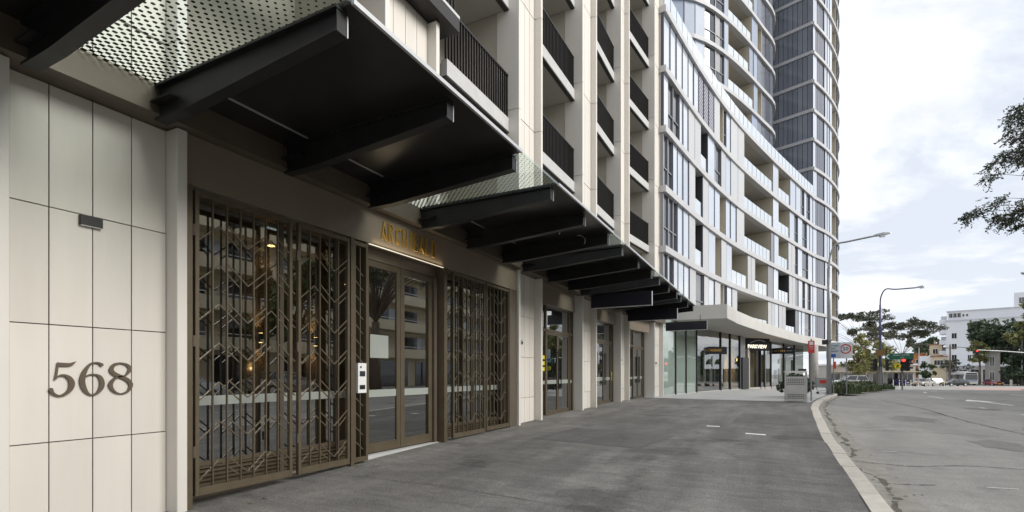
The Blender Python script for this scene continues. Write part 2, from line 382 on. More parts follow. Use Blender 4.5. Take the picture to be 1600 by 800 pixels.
# the road: one sheet out to the far side of the junction, then open ground to the horizon
xs = [-220, -120, -60, -30, -10, 0] + [2 * i for i in range(1, 16)] + [40, 60, 90, 140, 220, 320]
ys = [-60, -40, -20, -10] + [-6 + 2 * i for i in range(0, 70)] + [140, 160, 200, 260, 340, 460]
mb = MB(); mb.v = [(x, y, rz(x, y)) for y in ys for x in xs]; nx = len(xs)
mb.f = [(j * nx + i, j * nx + i + 1, (j + 1) * nx + i + 1, (j + 1) * nx + i) for j in range(len(ys) - 1) for i in range(nx - 1)]
mb.build('road', 'asphalt_road', kind='structure', fix=False)
MB().quad((-4000, -4000, -1.9), (4000, -4000, -1.9), (4000, 5000, -1.9), (-4000, 5000, -1.9)).build('ground', 'asphalt_road', kind='structure', fix=False)
# pavement
inner = lambda i, x, y: (fx(y) - 1.2, y) if y <= 60 else None
SK = [KERB.L * i / 150 for i in range(151)]
mb = MB(); NA = 8; rows = 0
tail = [(8.6, 60), (9.3, 64), (9.6, 66), (9.5, 68), (9, 72), (6, 78), (2, 88)]
for d in SK:
    kx, ky = KERB.at(d, -.215)
    if ky > 60.2 and d < KERB.L:
        q = (d - KERB.sy(60.2)) / (KERB.L - KERB.sy(60.2)) * (len(tail) - 1); i = min(int(max(q, 0)), len(tail) - 2); t = max(q, 0) - i
        ix, iy = tail[i][0] + (tail[i + 1][0] - tail[i][0]) * t, tail[i][1] + (tail[i + 1][1] - tail[i][1]) * t
    elif d >= KERB.L: ix, iy = tail[-1]
    else: ix, iy = fx(ky) - 1.2, ky
    for k in range(NA + 1):
        x, y = ix + (kx - ix) * k / NA, iy + (ky - iy) * k / NA; mb.v.append((x, y, pz(x, y)))
    rows += 1
mb.f = [(j * (NA + 1) + i, j * (NA + 1) + i + 1, (j + 1) * (NA + 1) + i + 1, (j + 1) * (NA + 1) + i) for j in range(rows - 1) for i in range(NA)]
mb.build('pavement', 'asphalt_dark', kind='structure')
# kerb of separate stones
kerb = thing('kerb', None, None, (6.5, 8, 0), kind='structure')
d = KERB.sy(0.); cnt = 0
while d < KERB.L - 1.4:
    ln = random.uniform(1.15, 1.9) if d < 60 else 2.4
    mb = MB(); rings = []; n = 3; dz = random.uniform(-.006, .008); sh = random.uniform(-.012, .012); e0 = random.uniform(.012, .024)
    for i in range(n + 1):
        q = d + e0 + (ln - e0) * i / n
        a = KERB.at(q, -.225 + sh); b = KERB.at(q, -.03 + sh); c = KERB.at(q, sh); zt = pz(*a) + .006 + dz; zb = rz(*c) - .05
        rings.append([(*a, zb), (*c, zb), (*c, zt - .035), (*b, zt), (*a, zt)])
    mb.loft(rings).build('kerb_stone', 'kerb', kerb); d += ln
# gutter dirt line and worn edge beside the kerb
mb = MB(); w0 = .03; o0 = .04; pr = None; q = KERB.sy(2.5)
while q < KERB.sy(45):
    w0 = max(.008, min(.11, w0 + random.gauss(0, .022))); o0 = max(.0, min(.2, o0 + random.gauss(0, .02)))
    a, b = KERB.at(q, o0), KERB.at(q, o0 + w0); c2 = ((*a, rz(*a) + .005), (*b, rz(*b) + .005))
    if pr and random.random() < .88: mb.quad(pr[0], pr[1], c2[1], c2[0])
    pr = c2; q += .07
mb.build('gutter_dirt', 'grit', kind='structure', fix=False)
mb = MB(); pr = None
for i in range(400):
    q = KERB.sy(-4) + i * .15; a, b = KERB.at(q, .002), KERB.at(q, .42 + .015 * math.sin(i * .7)); c2 = ((*a, rz(*a) + .003), (*b, rz(*b) + .003))
    if pr: mb.quad(pr[0], pr[1], c2[1], c2[0])
    pr = c2
mb.build('gutter', 'gutter', kind='structure', fix=False)
# paler paving in front of the curved block
mb = MB(); rings = []
for i in range(60):
    t = i / 59; y0 = 25.4 + t * 35; y1 = 23.7 + t * 34
    a = Vector((fx(y0) - 1.1, y0)); b = Vector(KERB.at(KERB.sy(y1), -.33)); rings.append([a + (b - a) * k / 5 for k in range(6)])
for r in rings: mb.v += [(p.x, p.y, pz(p.x, p.y) + .005) for p in r]
mb.f = [(j * 6 + i, j * 6 + i + 1, (j + 1) * 6 + i + 1, (j + 1) * 6 + i) for j in range(59) for i in range(5)]
mb.build('plaza_paving', 'paving', kind='structure')
def sheet(pts, off, name, m, f=rz, **kw):
    mb = MB(); mb.add([(x, y, f(x, y) + off) for x, y in pts], [tuple(range(len(pts)))]); return mb.build(name, m, **kw)
def line(a, b, w, off=.006, name='lane_dash', m='paint', **kw):
    a, b = Vector(a), Vector(b); t = (b - a).normalized() * w / 2; nrm = Vector((-t.y, t.x)); return sheet([a - nrm, b - nrm, b + nrm, a + nrm], off, name, m, kind='structure')
line((12.5, 20.6), (12.44, 25), .13); line((13.36, 33.6), (13.5, 37), .13); line((12.5, 12), (12.5, 15.2), .13); line((14.9, 44), (15.6, 48), .13); line((17, 52.5), (18.2, 56), .13)
line((17.6, 30), (17.75, 34), .13); line((18.6, 40), (19.2, 44), .13)
sheet([(14.0, 27.2), (14.16, 27.2), (14.12, 30.4), (14.55, 30.3), (14.02, 32.4), (13.45, 30.6), (13.9, 30.5)], .006, 'lane_arrow', 'paint', kind='structure')
sheet([(24, 66), (40, 66), (58, 95), (28, 95), (25, 74)], .004, 'red_lane', 'red_lane', kind='structure')
line((19.5, 62), (24, 66.2), .5, .01, 'stop_line'); line((17.5, 68), (44, 74), .25, .01, 'stop_line')
def crack(pts, w, name='road_crack', m='crack', f=rz):
    mb = MB(); pts = cat_rom(pts, 10)
    for (x0, y0), (x1, y1) in zip(pts, pts[1:]):
        t = Vector((x1 - x0, y1 - y0)).normalized(); a = w * random.uniform(.4, 1.3); nx_, ny_ = -t.y * a, t.x * a; j = random.uniform(-.02, .02)
        mb.quad((x0 - nx_ + j, y0 - ny_, f(x0, y0) + .005), (x1 - nx_ + j, y1 - ny_, f(x1, y1) + .005), (x1 + nx_ + j, y1 + ny_, f(x1, y1) + .005), (x0 + nx_ + j, y0 + ny_, f(x0, y0) + .005))
    mb.build(name, m, kind='structure', fix=False)
crack([(6.75, 10.4), (7.5, 10.2), (8.3, 10.6), (9.3, 10.6), (10.5, 10.9), (13, 11)], .014)
crack([(6.8, 8.6), (7.1, 8.6), (7.5, 8.75)], .012)
crack([(7.2, 6.4), (8.0, 7.4), (8.6, 7.5), (9.6, 8.3)], .01)
crack([(7.3, 15), (8.6, 15.2), (10, 14.9)], .012)
crack([(10.7, 14.8), (10.5, 16.5), (10.3, 19.5), (10.35, 24), (10.2, 30)], .022)
line((8.05, 8.85), (8.38, 8.9), .03, .006, 'paint_fleck'); line((7.35, 11.75), (7.6, 11.8), .03, .006, 'paint_fleck')
sheet([(9.2, 9.2), (11, 9.3), (11.6, 10.2), (9.4, 10.1)], .004, 'road_patch', 'asphalt_patch', kind='structure')
sheet([(1.2, 9.4), (3.4, 9.2), (3.7, 11.2), (1.4, 11.5)], .004, 'pavement_patch', 'asphalt_patch2', pz, kind='structure')
sheet([(4.6, 14.6), (6.1, 14.5), (6.2, 17.2), (4.7, 17.4)], .004, 'pavement_patch', 'asphalt_patch2', pz, kind='structure')
crack([(.1, 12.2), (2, 12.0), (4.4, 12.35), (6.3, 12.2)], .006, 'pavement_joint', 'crack', pz)
crack([(.2, 5.2), (2, 5.3), (4.3, 5.15), (6.35, 5.25)], .005, 'pavement_joint', 'crack', pz)
for i, (x, y, a, b, rot) in enumerate(((4.24, 13.35, .30, .16, .1), (5.2, 12.32, .40, .17, -.05))):
    c, s_ = math.cos(rot), math.sin(rot); q = [(-a / 2, -b / 2), (a / 2, -b / 2), (a / 2, b / 2), (-a / 2, b / 2)]
    sheet([(x + u * c - v * s_, y + u * s_ + v * c) for u, v in q], .008, 'inspection_lid', 'paint', pz, label=('small pale inspection lid in the dark footpath, farther one' if i == 0 else 'longer pale inspection lid in the dark footpath, nearer the kerb'), cat='pit lid')

# ================================================================== the beige apartment block
B1 = thing('apartment_building', 'cream panelled apartment block with slim paired pilasters and dark metal balcony railings', 'building', (0, 3, 0))
PIERS = [(-2.95, -1.42), (1.755, 3.28), (6.395, 7.896), (11.25, 12.70), (15.96, 17.51), (20.72, 22.15), (25.5, 27.05)]
FW = .105; ZJ = [4.03, 4.94, 7.98, 11.02, 14.06, 17.10, 20.14, 23.18, 26.2]
def wbox(mb, x0, x1, y0, y1, z0, z1):            # box that follows the slight bend of the facade
    a, b = fx(y0), fx(y1)
    return mb.hexa([(x0 + a, y0, z0), (x1 + a, y0, z0), (x1 + b, y1, z0), (x0 + b, y1, z0), (x0 + a, y0, z1), (x1 + a, y0, z1), (x1 + b, y1, z1), (x0 + b, y1, z1)])
zj_ground = [-.35, .846, 1.894, 2.94, 4.03]
for pi, (a, b) in enumerate(PIERS):
    ground = pi != 2
    zl = -.4 if ground else 4.05
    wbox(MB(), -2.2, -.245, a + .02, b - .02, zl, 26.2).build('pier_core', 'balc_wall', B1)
    wbox(MB(), -.243, -.222, a + FW, b - FW, zl, 26.2).build('joint_backing', 'joint', B1)
    for fa in (a, b - FW):
        for z0, z1 in zip([-.4] + ZJ, ZJ):
            if z1 <= 4.04 and not ground: continue
            if pi == 2 and z0 > 7.9 and z0 < 8.2: z0 = 8.27
            if pi == 1 and z0 > 7.9 and z0 < 8.2: z0 = 8.27
            if z1 == 7.98 and pi in (1, 2): z1 = 7.99
            mb = MB(); dx = fx(fa)
            mb.bbox(-.62 + dx, 0 + dx, fa, fa + FW, z0 + .008, z1 - .008, .006); mb.build('pilaster', 'fin', B1)
    n = 4; w = (b - a - 2 * FW) / n
    for r, (z0, z1) in enumerate(zip((zj_ground if ground else [])[:-1], zj_ground[1:])):
        for k in range(n):
            y0 = a + FW + k * w
            wbox(MB(), -.23, -.2 + random.uniform(-.0015, .0015), y0 + .005, y0 + w - .005, z0 + .005, z1 - .005).build('wall_panel', 'panel', B1)
    for z0, z1 in zip(ZJ, ZJ[1:]):
        for k in range(n if pi < 4 else 2):
            ww = w if pi < 4 else w * 2; y0 = a + FW + k * ww
            wbox(MB(), -.23, -.2, y0 + .006, y0 + ww - .006, z0 + .012, z1 - .012).build('wall_panel', 'panel', B1)
BAYS = [(p[1], q[0]) for p, q in zip(PIERS, PIERS[1:])]
ZS = [4.37 + 3.04 * k for k in range(7)]
for bi, (a, b) in enumerate(BAYS):
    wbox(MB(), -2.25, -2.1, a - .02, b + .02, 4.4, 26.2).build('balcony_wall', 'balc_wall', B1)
    for k, zs in enumerate(ZS):
        y0, y1 = a, b
        if bi == 2 and k == 1: y0 = 8.53
        if bi == 1 and k == 1: continue
        xf = -.27
        bal = wbox(MB(), xf - .14, xf, y0 + .004, y1 - .004, zs + .03, zs + .36).build('balcony', 'slab', B1)
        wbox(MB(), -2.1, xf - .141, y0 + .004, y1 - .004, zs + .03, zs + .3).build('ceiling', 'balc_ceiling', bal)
        wbox(MB(), xf - .14, xf - .012, y0 + .004, y1 - .004, zs, zs + .028).build('drip_edge', 'black_obj', bal)
        if k == 0: continue
        mb = MB(); zr = zs + 1.42
        nb = int((y1 - y0) / .112)
        for i in range(nb + 1):
            y = y0 + .03 + (y1 - y0 - .06) * i / nb; x = xf - .05 + fx(y); mb.box(x - .022, x + .022, y - .008, y + .008, zs + .36, zr)
        mb.build('balusters', 'rail', bal, kind='stuff')
        wbox(MB(), xf - .08, xf - .02, y0 + .01, y1 - .01, zr, zr + .035).build('top_rail', 'rail', bal)
        dr = wbox(MB(), -2.095, -2.06, a + .35, b - .9, zs + .37, zs + 2.75).build('balcony_door', 'dark_glass', bal)
# dark clad ledge over the entrance bay
MB().box(-.8, .18, -5, 8.3, 8.0, 8.25).build('entrance_ledge', 'rail', B1)
MB().box(.14, .185, -5, 8.3, 8.252, 8.31).build('ledge_trim', 'alu', B1)
rl = MB()
for i in range(60): rl.box(.08, .12, 1.9 + i * .107, 1.916 + i * .107, 8.31, 9.35)
rl.build('ledge_balusters', 'rail', B1, kind='stuff'); MB().box(.07, .13, 1.85, 8.28, 9.35, 9.39).build('ledge_rail', 'rail', B1)
wbox(MB(), -9, -.3, 26.9, 27.05, 0, 26.2).build('end_wall', 'panel', B1)
MB().box(-9, -2.26, -6, 26.5, 26.2, 26.4).build('roof', 'slab', B1)
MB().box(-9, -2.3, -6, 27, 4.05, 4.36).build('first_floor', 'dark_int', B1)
# beam under the canopy roots, fascias
for y0, y1 in ((-6, 22.15), (22.15, 24.4), (24.4, 27.0)):
    wbox(MB(), -.2, .1, y0, y1 - .004, 4.035, 4.33).build('canopy_beam', 'bronze_dark', B1)
MB().box(-.4, -.05, 3.29, 11.24, 3.49, 4.03).build('entrance_fascia', 'fascia', B1)
for a, b in ((-1.42, 1.755), (12.70, 15.70), (17.51, 20.5), (22.15, 25.25)):
    wbox(MB(), -.5, -.18, a + .01, b, 3.46, 4.03).build('shop_fascia', 'fascia', B1)

# lobby behind the entrance
LB = B1
MB().box(-6.2, -6.1, 3.2, 11.3, 0, 3.6).build('lobby_wall', 'lobby', LB); MB().box(-6.1, -.45, 3.1, 3.2, 0, 3.6).build('lobby_wall', 'lobby', LB); MB().box(-6.1, -.45, 11.3, 11.4, 0, 3.6).build('lobby_wall', 'lobby', LB)
MB().box(-6.1, -.32, 3.2, 11.3, .0, .12).build('lobby_floor', 'lobby_floor', LB); MB().box(-6.1, -.42, 3.2, 11.3, 3.5, 3.6).build('lobby_ceiling', 'lobby', LB)
MB().box(-3.1, -1.66, 5.1, 5.65, .12, 3.5).build('timber_column', 'lobby_wood', LB); MB().box(-3.1, -1.66, 6.25, 6.75, .12, 3.5).build('timber_column', 'lobby_wood', LB)
MB().box(-4.6, -3.4, 4.4, 9.6, .12, 1.05).build('reception_desk', 'lobby_wood', LB)
for i, (x, y, z) in enumerate(((-1.57, 5.33, 2.02), (-1.57, 6.4, 2.02))):
    s = thing('wall_lamp', ('warm up and down wall lamp behind the wide left leaf of the lattice gate' if i == 0 else 'warm up and down wall lamp behind the narrower lattice leaf beside the intercom'), 'wall lamp', (x, y, z), 'wall lamps glowing in the lobby')
    MB().tube([(x, y, z - .07), (x, y, z + .07)], .03, 10).build('body', 'black_obj', s)
    for dz in (-.072, .072): MB().tube([(x, y, z + dz), (x, y, z + dz * 1.05)], .027, 10).build('bulb', 'lamp_warm', s)
    for up in (0, 1):
        l = bpy.data.lights.new('lamp_light', 'SPOT'); l.energy = 8; l.color = (1, .62, .24); l.spot_size = R(70); l.spot_blend = .8; l.shadow_soft_size = .02
        lo = link(bpy.data.objects.new('lamp_light', l)); lo.parent = s; lo.location = (0, 0, .09 if up else -.09); lo.rotation_euler = (R(180) if up else 0, R(-14 if up else 14), 0)
for i, (x, y, t) in enumerate(((-1.5, 5.47, 'nearer the glass'), (-2.3, 5.83, 'further inside'), (-3, 8.6, 'deep in the lobby'))):
    s = thing('ceiling_downlight', 'round warm downlight in the lobby ceiling, ' + t, 'downlight', (x, y, 3.48), 'downlights in the lobby ceiling')
    MB().tube([(x, y, 3.475), (x, y, 3.499)], .075, 14).build('trim', 'white_obj', s); MB().tube([(x, y, 3.47), (x, y, 3.476)], .06, 14).build('bulb', 'lamp_warm', s)
    l = bpy.data.lights.new('lamp_light', 'SPOT'); l.energy = 5; l.color = (1, .72, .4); l.spot_size = R(110); l.spot_blend = .6; l.shadow_soft_size = .05
    lo = link(bpy.data.objects.new('lamp_light', l)); lo.parent = s; lo.location = (0, 0, -.03)
# glazing behind the gates: panes, mullions, louvres at the foot, frosted safety strip
XG = -.36
def glazing(y0, y1, splits, louvre=True):
    ed = [y0] + splits + [y1]
    for a, b in zip(ed, ed[1:]):
        MB().box(XG - .012, XG, a + .03, b - .03, .42 if louvre else .2, 3.45).build('glass_pane', 'glass_shop', B1)
        MB().box(XG - .004, XG + .004, a + .03, b - .03, 1.09, 1.2).build('safety_strip', 'strip', B1)
    for y in ed: MB().box(XG - .05, XG + .03, y - .03, y + .03, .1, 3.49).build('mullion', 'bronze_dark', B1)
    if louvre:
        for i in range(6):
            z = .13 + i * .05; MB().hexa([(XG - .03, y0 + .03, z), (XG + .02, y0 + .03, z - .02), (XG + .02, y1 - .03, z - .02), (XG - .03, y1 - .03, z), (XG - .03, y0 + .03, z + .02), (XG + .02, y0 + .03, z), (XG + .02, y1 - .03, z), (XG - .03, y1 - .03, z + .02)]).build('louvre_blade', 'bronze', B1)
        MB().box(XG - .04, XG + .025, y0 + .03, y1 - .03, .39, .44).build('sill_rail', 'bronze', B1)
glazing(3.30, 6.2, [4.72, 5.70]); glazing(8.2, 11.22, [9.66, 10.4]); 
MB().box(-.62, -.30, 3.28, 11.25, -.2, .1).build('threshold', 'bronze_dark', B1)
MB().box(-.30, -.16, 6.05, 8.1, -.2, .16).build('door_sill', 'paving', B1)
# entrance doors, recessed a little
XD = -.25
def door_leaf(y0, y1, z0, z1, fr, gm, parent, x=XD, hand=None, bronze='bronze', strip=True):
    mb = MB()
    mb.box(x - .05, x, y0, y0 + fr, z0, z1); mb.box(x - .05, x, y1 - fr, y1, z0, z1)
    mb.box(x - .05, x - .001, y0 + fr, y1 - fr, z1 - fr, z1); mb.box(x - .05, x - .001, y0 + fr, y1 - fr, z0, z0 + fr * 1.5)
    d = mb.build('door', bronze, parent)
    MB().box(x - .03, x - .02, y0 + fr, y1 - fr, z0 + fr * 1.5, z1 - fr).build('glass_pane', gm, d)
    if strip: MB().box(x - .018, x - .014, y0 + fr, y1 - fr, z0 + .9, z0 + 1.02).build('safety_strip', 'strip', d)
    if hand: 
        h = MB().tube([(x + .06, hand, z0 + .72), (x + .06, hand, z0 + 1.95)], .017, 8)
        for zz_ in (.8, 1.85): h.tube([(x - .005, hand, z0 + zz_), (x + .06, hand, z0 + zz_)], .012, 6)
        h.build('handle', 'black_obj', d)
    return d
door_leaf(6.19, 7.075, .18, 3.30, .10, 'glass_shop', B1); door_leaf(7.085, 8.0, .18, 3.30, .10, 'glass_shop', B1)
MB().box(XD - .08, XD + .01, 6.05, 8.1, 3.305, 3.488).build('door_head', 'bronze_dark', B1)
MB().box(XD - .06, XD + .02, 6.06, 6.18, .1, 3.30).build('door_jamb', 'bronze', B1); MB().box(XD - .06, XD + .05, 8.01, 8.1, .1, 3.30).build('door_jamb', 'bronze_dark', B1)
MB().box(-.3, -.05, 8.12, 8.22, .12, 3.488).build('entrance_post', 'bronze', B1)
MB().box(-.3, -.05, 6.02, 6.055, .12, 3.488).build('entrance_post', 'bronze', B1)
MB().box(XD - .012, XD - .002, 6.32, 6.76, 1.72, 2.1).build('notice', 'strip', B1)

# lattice gates
CELL = .169; PITCH = .4405
bar_p = proto(MB().box(-.012, .012, -.0075, .0075, 0, 3.24), 'bar', 'bronze')
AL = .331
arm_p = proto(MB().box(-.006, .006, -.0, AL, -.0068, .0068), 'chevron_bar', 'bronze'); half_p = proto(MB().box(-.006, .006, 0, AL * .68, -.0068, .0068), 'chevron_bar', 'bronze')
def lattice(root, y0, n, zb, first=0, z0=.17, z1=3.41, phase=0):
    x = -.05
    for i in range(1, n): inst(bar_p, (x, y0 + i * CELL, z0), root, scale=(1, 1, (z1 - z0) / 3.24))
    ang = math.atan2(.215, .2535)
    for r in range(8):
        zp = zb + r * PITCH
        for k in range(first, n, 2):                       # peaks at cell k+1.5, valleys at k+3.5 of the next pair
            if ((k - first) // 2) % 2 == 0:
                yc, zc, s = y0 + (k + 1.5) * CELL, zp, -1
            else:
                yc, zc, s = y0 + (k + 1.5) * CELL, zp - .185, 1
            for sd_ in (-1, 1):
                ok = y0 - .01 < yc + sd_ * .2535 < y0 + n * CELL + .01
                if zc + s * .215 > z1 - .02 or zc + s * .215 < z0 + .02 or zc > z1 - .02 or zc < z0: continue
                p = arm_p if ok else half_p
                if yc + sd_ * .17 > y0 + n * CELL + .02 or yc + sd_ * .17 < y0 - .02: continue
                a = ang * s * 1.0
                o = inst(p, (x + (.012 if s > 0 else -.012), yc, zc), root)
                o.rotation_euler = (a, 0, 0) if sd_ > 0 else (math.pi - a, 0, 0)
def gate(label, leaves, posts, name='lattice_gate', z0=.13, z1=3.45):
    root = thing(name, label, 'gate', (-.05, leaves[0][0], z0), 'bronze lattice gates at the lobby entrance')
    for (y0, n, zb) in leaves:
        y1 = y0 + n * CELL
        fr = MB(); fr.box(-.075, -.025, y0 - .036, y0 + .006, z0, z1); fr.box(-.075, -.025, y1 - .006, y1 + .036, z0, z1)
        fr.box(-.074, -.026, y0 + .008, y1 - .008, z1 - .055, z1); fr.box(-.074, -.026, y0 + .008, y1 - .008, z0, z0 + .085)
        fr.build('frame', 'bronze', root)
        lattice(root, y0, n, zb, z0=z0 + .08, z1=z1 - .05)
        for zh in (.55, 1.75, 2.95):
            MB().tube([(-.02, y0 - .052, zh), (-.02, y0 - .052, zh + .12)], .014, 6).build('hinge', 'bronze_dark', root)
    return root
MB().box(-.1, -.02, 3.29, 3.345, -.2, 3.487).build('gate_post', 'bronze', B1)
gate('tall bronze lattice gate leaf right of the 568 numerals', [(3.415, 7, .48)], None)
gate('bronze lattice gate leaf standing left of the white intercom', [(4.765, 5, .46)], None)
MB().box(-.11, -.02, 5.665, 5.735, -.2, 3.487).build('gate_post', 'bronze', B1)
# narrow fixed lattice panel with single diagonals
root = thing('fixed_lattice', 'narrow fixed bronze lattice strip carrying the white intercom', 'gate', (-.05, 5.76, .14))
fr = MB(); fr.box(-.075, -.025, 5.738, 5.768, .13, 3.45); fr.box(-.075, -.025, 5.985, 6.018, .13, 3.45); fr.box(-.074, -.026, 5.768, 5.985, 3.39, 3.45); fr.box(-.074, -.026, 5.768, 5.985, .13, .2)
fr.build('frame', 'bronze', root); inst(bar_p, (-.05, 5.875, .2), root, scale=(1, 1, .98))
for r in range(14):
    z = .45 + r * .2203
    if z < 3.3: o = inst(half_p, (-.05, 5.77, z), root); o.rotation_euler = (-math.atan2(.215, .2535), 0, 0)
gate('bronze lattice gate leaf right of the glass entrance doors', [(8.43, 7, .62)], None, z0=.2)
gate('bronze lattice gate leaf next to the second cream pier', [(9.735, 6, .60)], None, z0=.22)
MB().box(-.3, -.02, 10.80, 10.9, -.1, 3.487).build('gate_post', 'bronze_dark', B1); MB().box(-.3, -.06, 10.9, 11.24, -.1, 3.487).build('side_lining', 'bronze_dark', B1)
# intercom
ic = thing('intercom', 'white intercom panel with small screen and keypad on the bronze lattice', 'intercom', (-.02, 5.86, 1.17))
MB().box(-.045, .0, 5.79, 5.965, 1.17, 1.62).build('case', 'white_obj', ic); MB().box(.0, .004, 5.82, 5.935, 1.42, 1.5).build('screen', 'dark_glass', ic)
MB().box(.0, .004, 5.82, 5.935, 1.225, 1.29).build('keypad', 'black_obj', ic); MB().tube([(0, 5.845, 1.56), (.005, 5.845, 1.56)], .016, 10).build('camera_lens', 'black_obj', ic)

# numerals 568
DIG = {'5': [[(2.242, 1.543, .0364), (2.282, 1.54, .0345), (2.335, 1.541, .0305), (2.362, 1.555, .0179), (2.38, 1.568, .0033)], [(2.247, 1.556, .0146), (2.237, 1.472, .0172), (2.227, 1.404, .0199)],
 [(2.233, 1.421, .0053), (2.261, 1.441, .0119), (2.296, 1.443, .0199), (2.332, 1.415, .0384), (2.348, 1.369, .0503), (2.338, 1.318, .0424), (2.305, 1.278, .0265), (2.26, 1.259, .0146), (2.227, 1.27, .0186), (2.206, 1.29, .0278), (2.196, 1.313, .0371)]],
 '6': [[(2.582, 1.542, .0318), (2.562, 1.557, .0199), (2.533, 1.562, .0132), (2.495, 1.549, .0186), (2.458, 1.499, .0345), (2.434, 1.435, .0477), (2.429, 1.376, .049), (2.447, 1.312, .0398), (2.479, 1.268, .0186), (2.511, 1.258, .0132), (2.549, 1.277, .0265), (2.579, 1.324, .045), (2.585, 1.377, .0477), (2.567, 1.427, .0331), (2.53, 1.45, .0132), (2.489, 1.448, .0119), (2.454, 1.429, .0093)]],
 '8': [[(2.74, 1.563, .0119), (2.689, 1.544, .0291), (2.662, 1.497, .0424), (2.689, 1.456, .0411), (2.747, 1.428, .0358), (2.805, 1.393, .0398), (2.832, 1.344, .0424), (2.805, 1.283, .0238), (2.742, 1.261, .0106), (2.685, 1.288, .0238), (2.656, 1.348, .0424), (2.685, 1.403, .0278), (2.733, 1.428, .0146), (2.782, 1.44, .0146), (2.816, 1.482, .0331), (2.823, 1.515, .0358), (2.793, 1.549, .0225), (2.74, 1.563, .0119)]]}
def stroke(mb, pts, x0, x1, k=7, off=0):
    p = cat_rom(pts, k); rings = []
    for i, (y, z, w) in enumerate(p):
        a, b = p[max(i - 1, 0)], p[min(i + 1, len(p) - 1)]; t = Vector((b[0] - a[0], b[1] - a[1])).normalized(); ny, nz = -t.y * w / 2, t.x * w / 2
        rings.append([(x0, y + ny, z + nz), (x0, y - ny, z - nz), (x1 + off, y - ny, z - nz), (x1 + off, y + ny, z + nz)])
    mb.loft(rings)
for ch, sts in DIG.items():
    mb = MB()
    for i, st in enumerate(sts): stroke(mb, [(a_, b_, c_ * .88) for a_, b_, c_ in st], -.19, -.178, off=i * .0012)
    for st in sts:                                   # round ball terminals
        for (y, z, w) in ([st[0]] if ch == '6' else [st[-1]] if (ch == '5' and st is sts[-1]) else []):
            mb.tube([(-.19, y, z), (-.1765, y, z)], w * .46, 14)
    mb.build('numeral', 'numeral', None, label='bronze street numeral %s fixed to the cream panels left of the gate' % {'5': 'five, the first digit', '6': 'six, the middle digit', '8': 'eight, the last digit'}[ch], cat='numeral', group='street number 568')
wl = thing('wall_light', 'small dark rectangular wall light above the 568 numerals', 'wall light', (-.19, 2.5, 2.83))
MB().bbox(-.2, -.16, 2.405, 2.585, 2.84, 2.93, .004).build('body', 'steel_black', wl); MB().box(-.19, -.165, 2.415, 2.575, 2.834, 2.84).build('diffuser', 'white_obj', wl)
for i, (y, z) in enumerate(((11.63, 2.2), (16.3, 2.0), (21.2, 2.0), (26.2, 1.95))):
    c = thing('door_camera', ['small grey sensor box on the first cream pier past the gates', 'small grey sensor box on the cream pier between the two nearer shop doors', 'small grey sensor box on the cream pier before the last shop door', 'small grey sensor box on the last cream pier beside the green glass'][i], 'sensor', (-.2 + fx(y), y, z), 'sensor boxes on the piers')
    x = -.2 + fx(y); MB().bbox(x, x + .1, y - .05, y + .05, z, z + .12, .015).build('housing', 'stainless', c); MB().tube([(x + .1, y, z + .05), (x + .115, y, z + .05)], .03, 10).build('lens', 'black_obj', c)
# ARCHIBALD lettering, thin deco strokes
sg = thing('building_sign', 'gold thin deco letters ARCHIBALD over the glass entrance doors', 'sign', (-.05, 7.1, 3.58))
LT = {'A': [[(0, 0), (.42, 1), (.9, 0)], [(.06, .22), (.2, .42), (.82, 0)], [(.12, .2), (.46, .92)]],
      'R': [[(0, 0), (0, 1), (.55, .98), (.78, .78), (.3, .5)], [(.12, 0), (.12, .9)], [(.3, .5), (.85, 0)], [(.2, .62), (.5, .84)]],
      'C': [[(.85, .92), (.5, 1), (.12, .8), (0, .5), (.12, .2), (.5, 0), (.85, .1)], [(.84, .82), (.5, .9), (.22, .72), (.14, .5), (.22, .28), (.5, .1)]],
      'H': [[(0, 0), (0, 1)], [(.8, 0), (.8, 1)], [(0, .42), (.8, .42)], [(.14, 0), (.14, 1)], [(0, .52), (.8, .52)]],
      'I': [[(.3, 0), (.3, 1)], [(.46, 0), (.46, 1)]],
      'B': [[(0, 0), (0, 1), (.6, .98), (.75, .78), (.2, .5)], [(.2, .5), (.85, .25), (.7, .02), (0, 0)], [(.14, .05), (.14, .95)]],
      'L': [[(0, 1), (0, 0), (.75, 0)], [(.14, 1), (.14, .1), (.75, .1)]],
      'D': [[(0, 0), (0, 1), (.5, 1), (.82, .8), (.82, .2), (.5, 0), (0, 0)], [(.14, .05), (.14, .95)], [(.68, .2), (.68, .8)]]}
y = 6.34; H_ = .29; Wd = .142
for ch in 'ARCHIBALD':
    mb = MB(); q = 0
    for st in LT[ch]:
        for (a0, a1), (b0, b1) in zip(st, st[1:]):
            p0, p1 = Vector((y + a0 * Wd, 3.61 + a1 * H_)), Vector((y + b0 * Wd, 3.61 + b1 * H_)); t = (p1 - p0).normalized() * .005; nn = Vector((-t.y, t.x)) * 1.1; q += .0007
            c4 = [p0 - t - nn, p1 + t - nn, p1 + t + nn, p0 - t + nn]
            mb.hexa([(-.047, c.x, c.y) for c in c4] + [(-.026 + q, c.x, c.y) for c in c4])
    mb.build('letter', 'gold', sg); y += .122 if ch == 'I' else .176
MB().box(-.085, -.055, 6.1, 8.11, 3.481, 3.489).build('sign_light', 'lamp_led', B1)
l = bpy.data.lights.new('sign_light', 'AREA'); l.shape = 'RECTANGLE'; l.size = .02; l.size_y = 1.9; l.energy = 1.3; l.color = (1, .82, .55)
lo = link(bpy.data.objects.new('sign_glow', l)); lo.location = (-.02, 7.1, 3.50); lo.rotation_euler = (R(180), R(18), 0); lo.parent = sg; lo.location = Vector((-.02, 7.1, 3.5)) - org(sg)

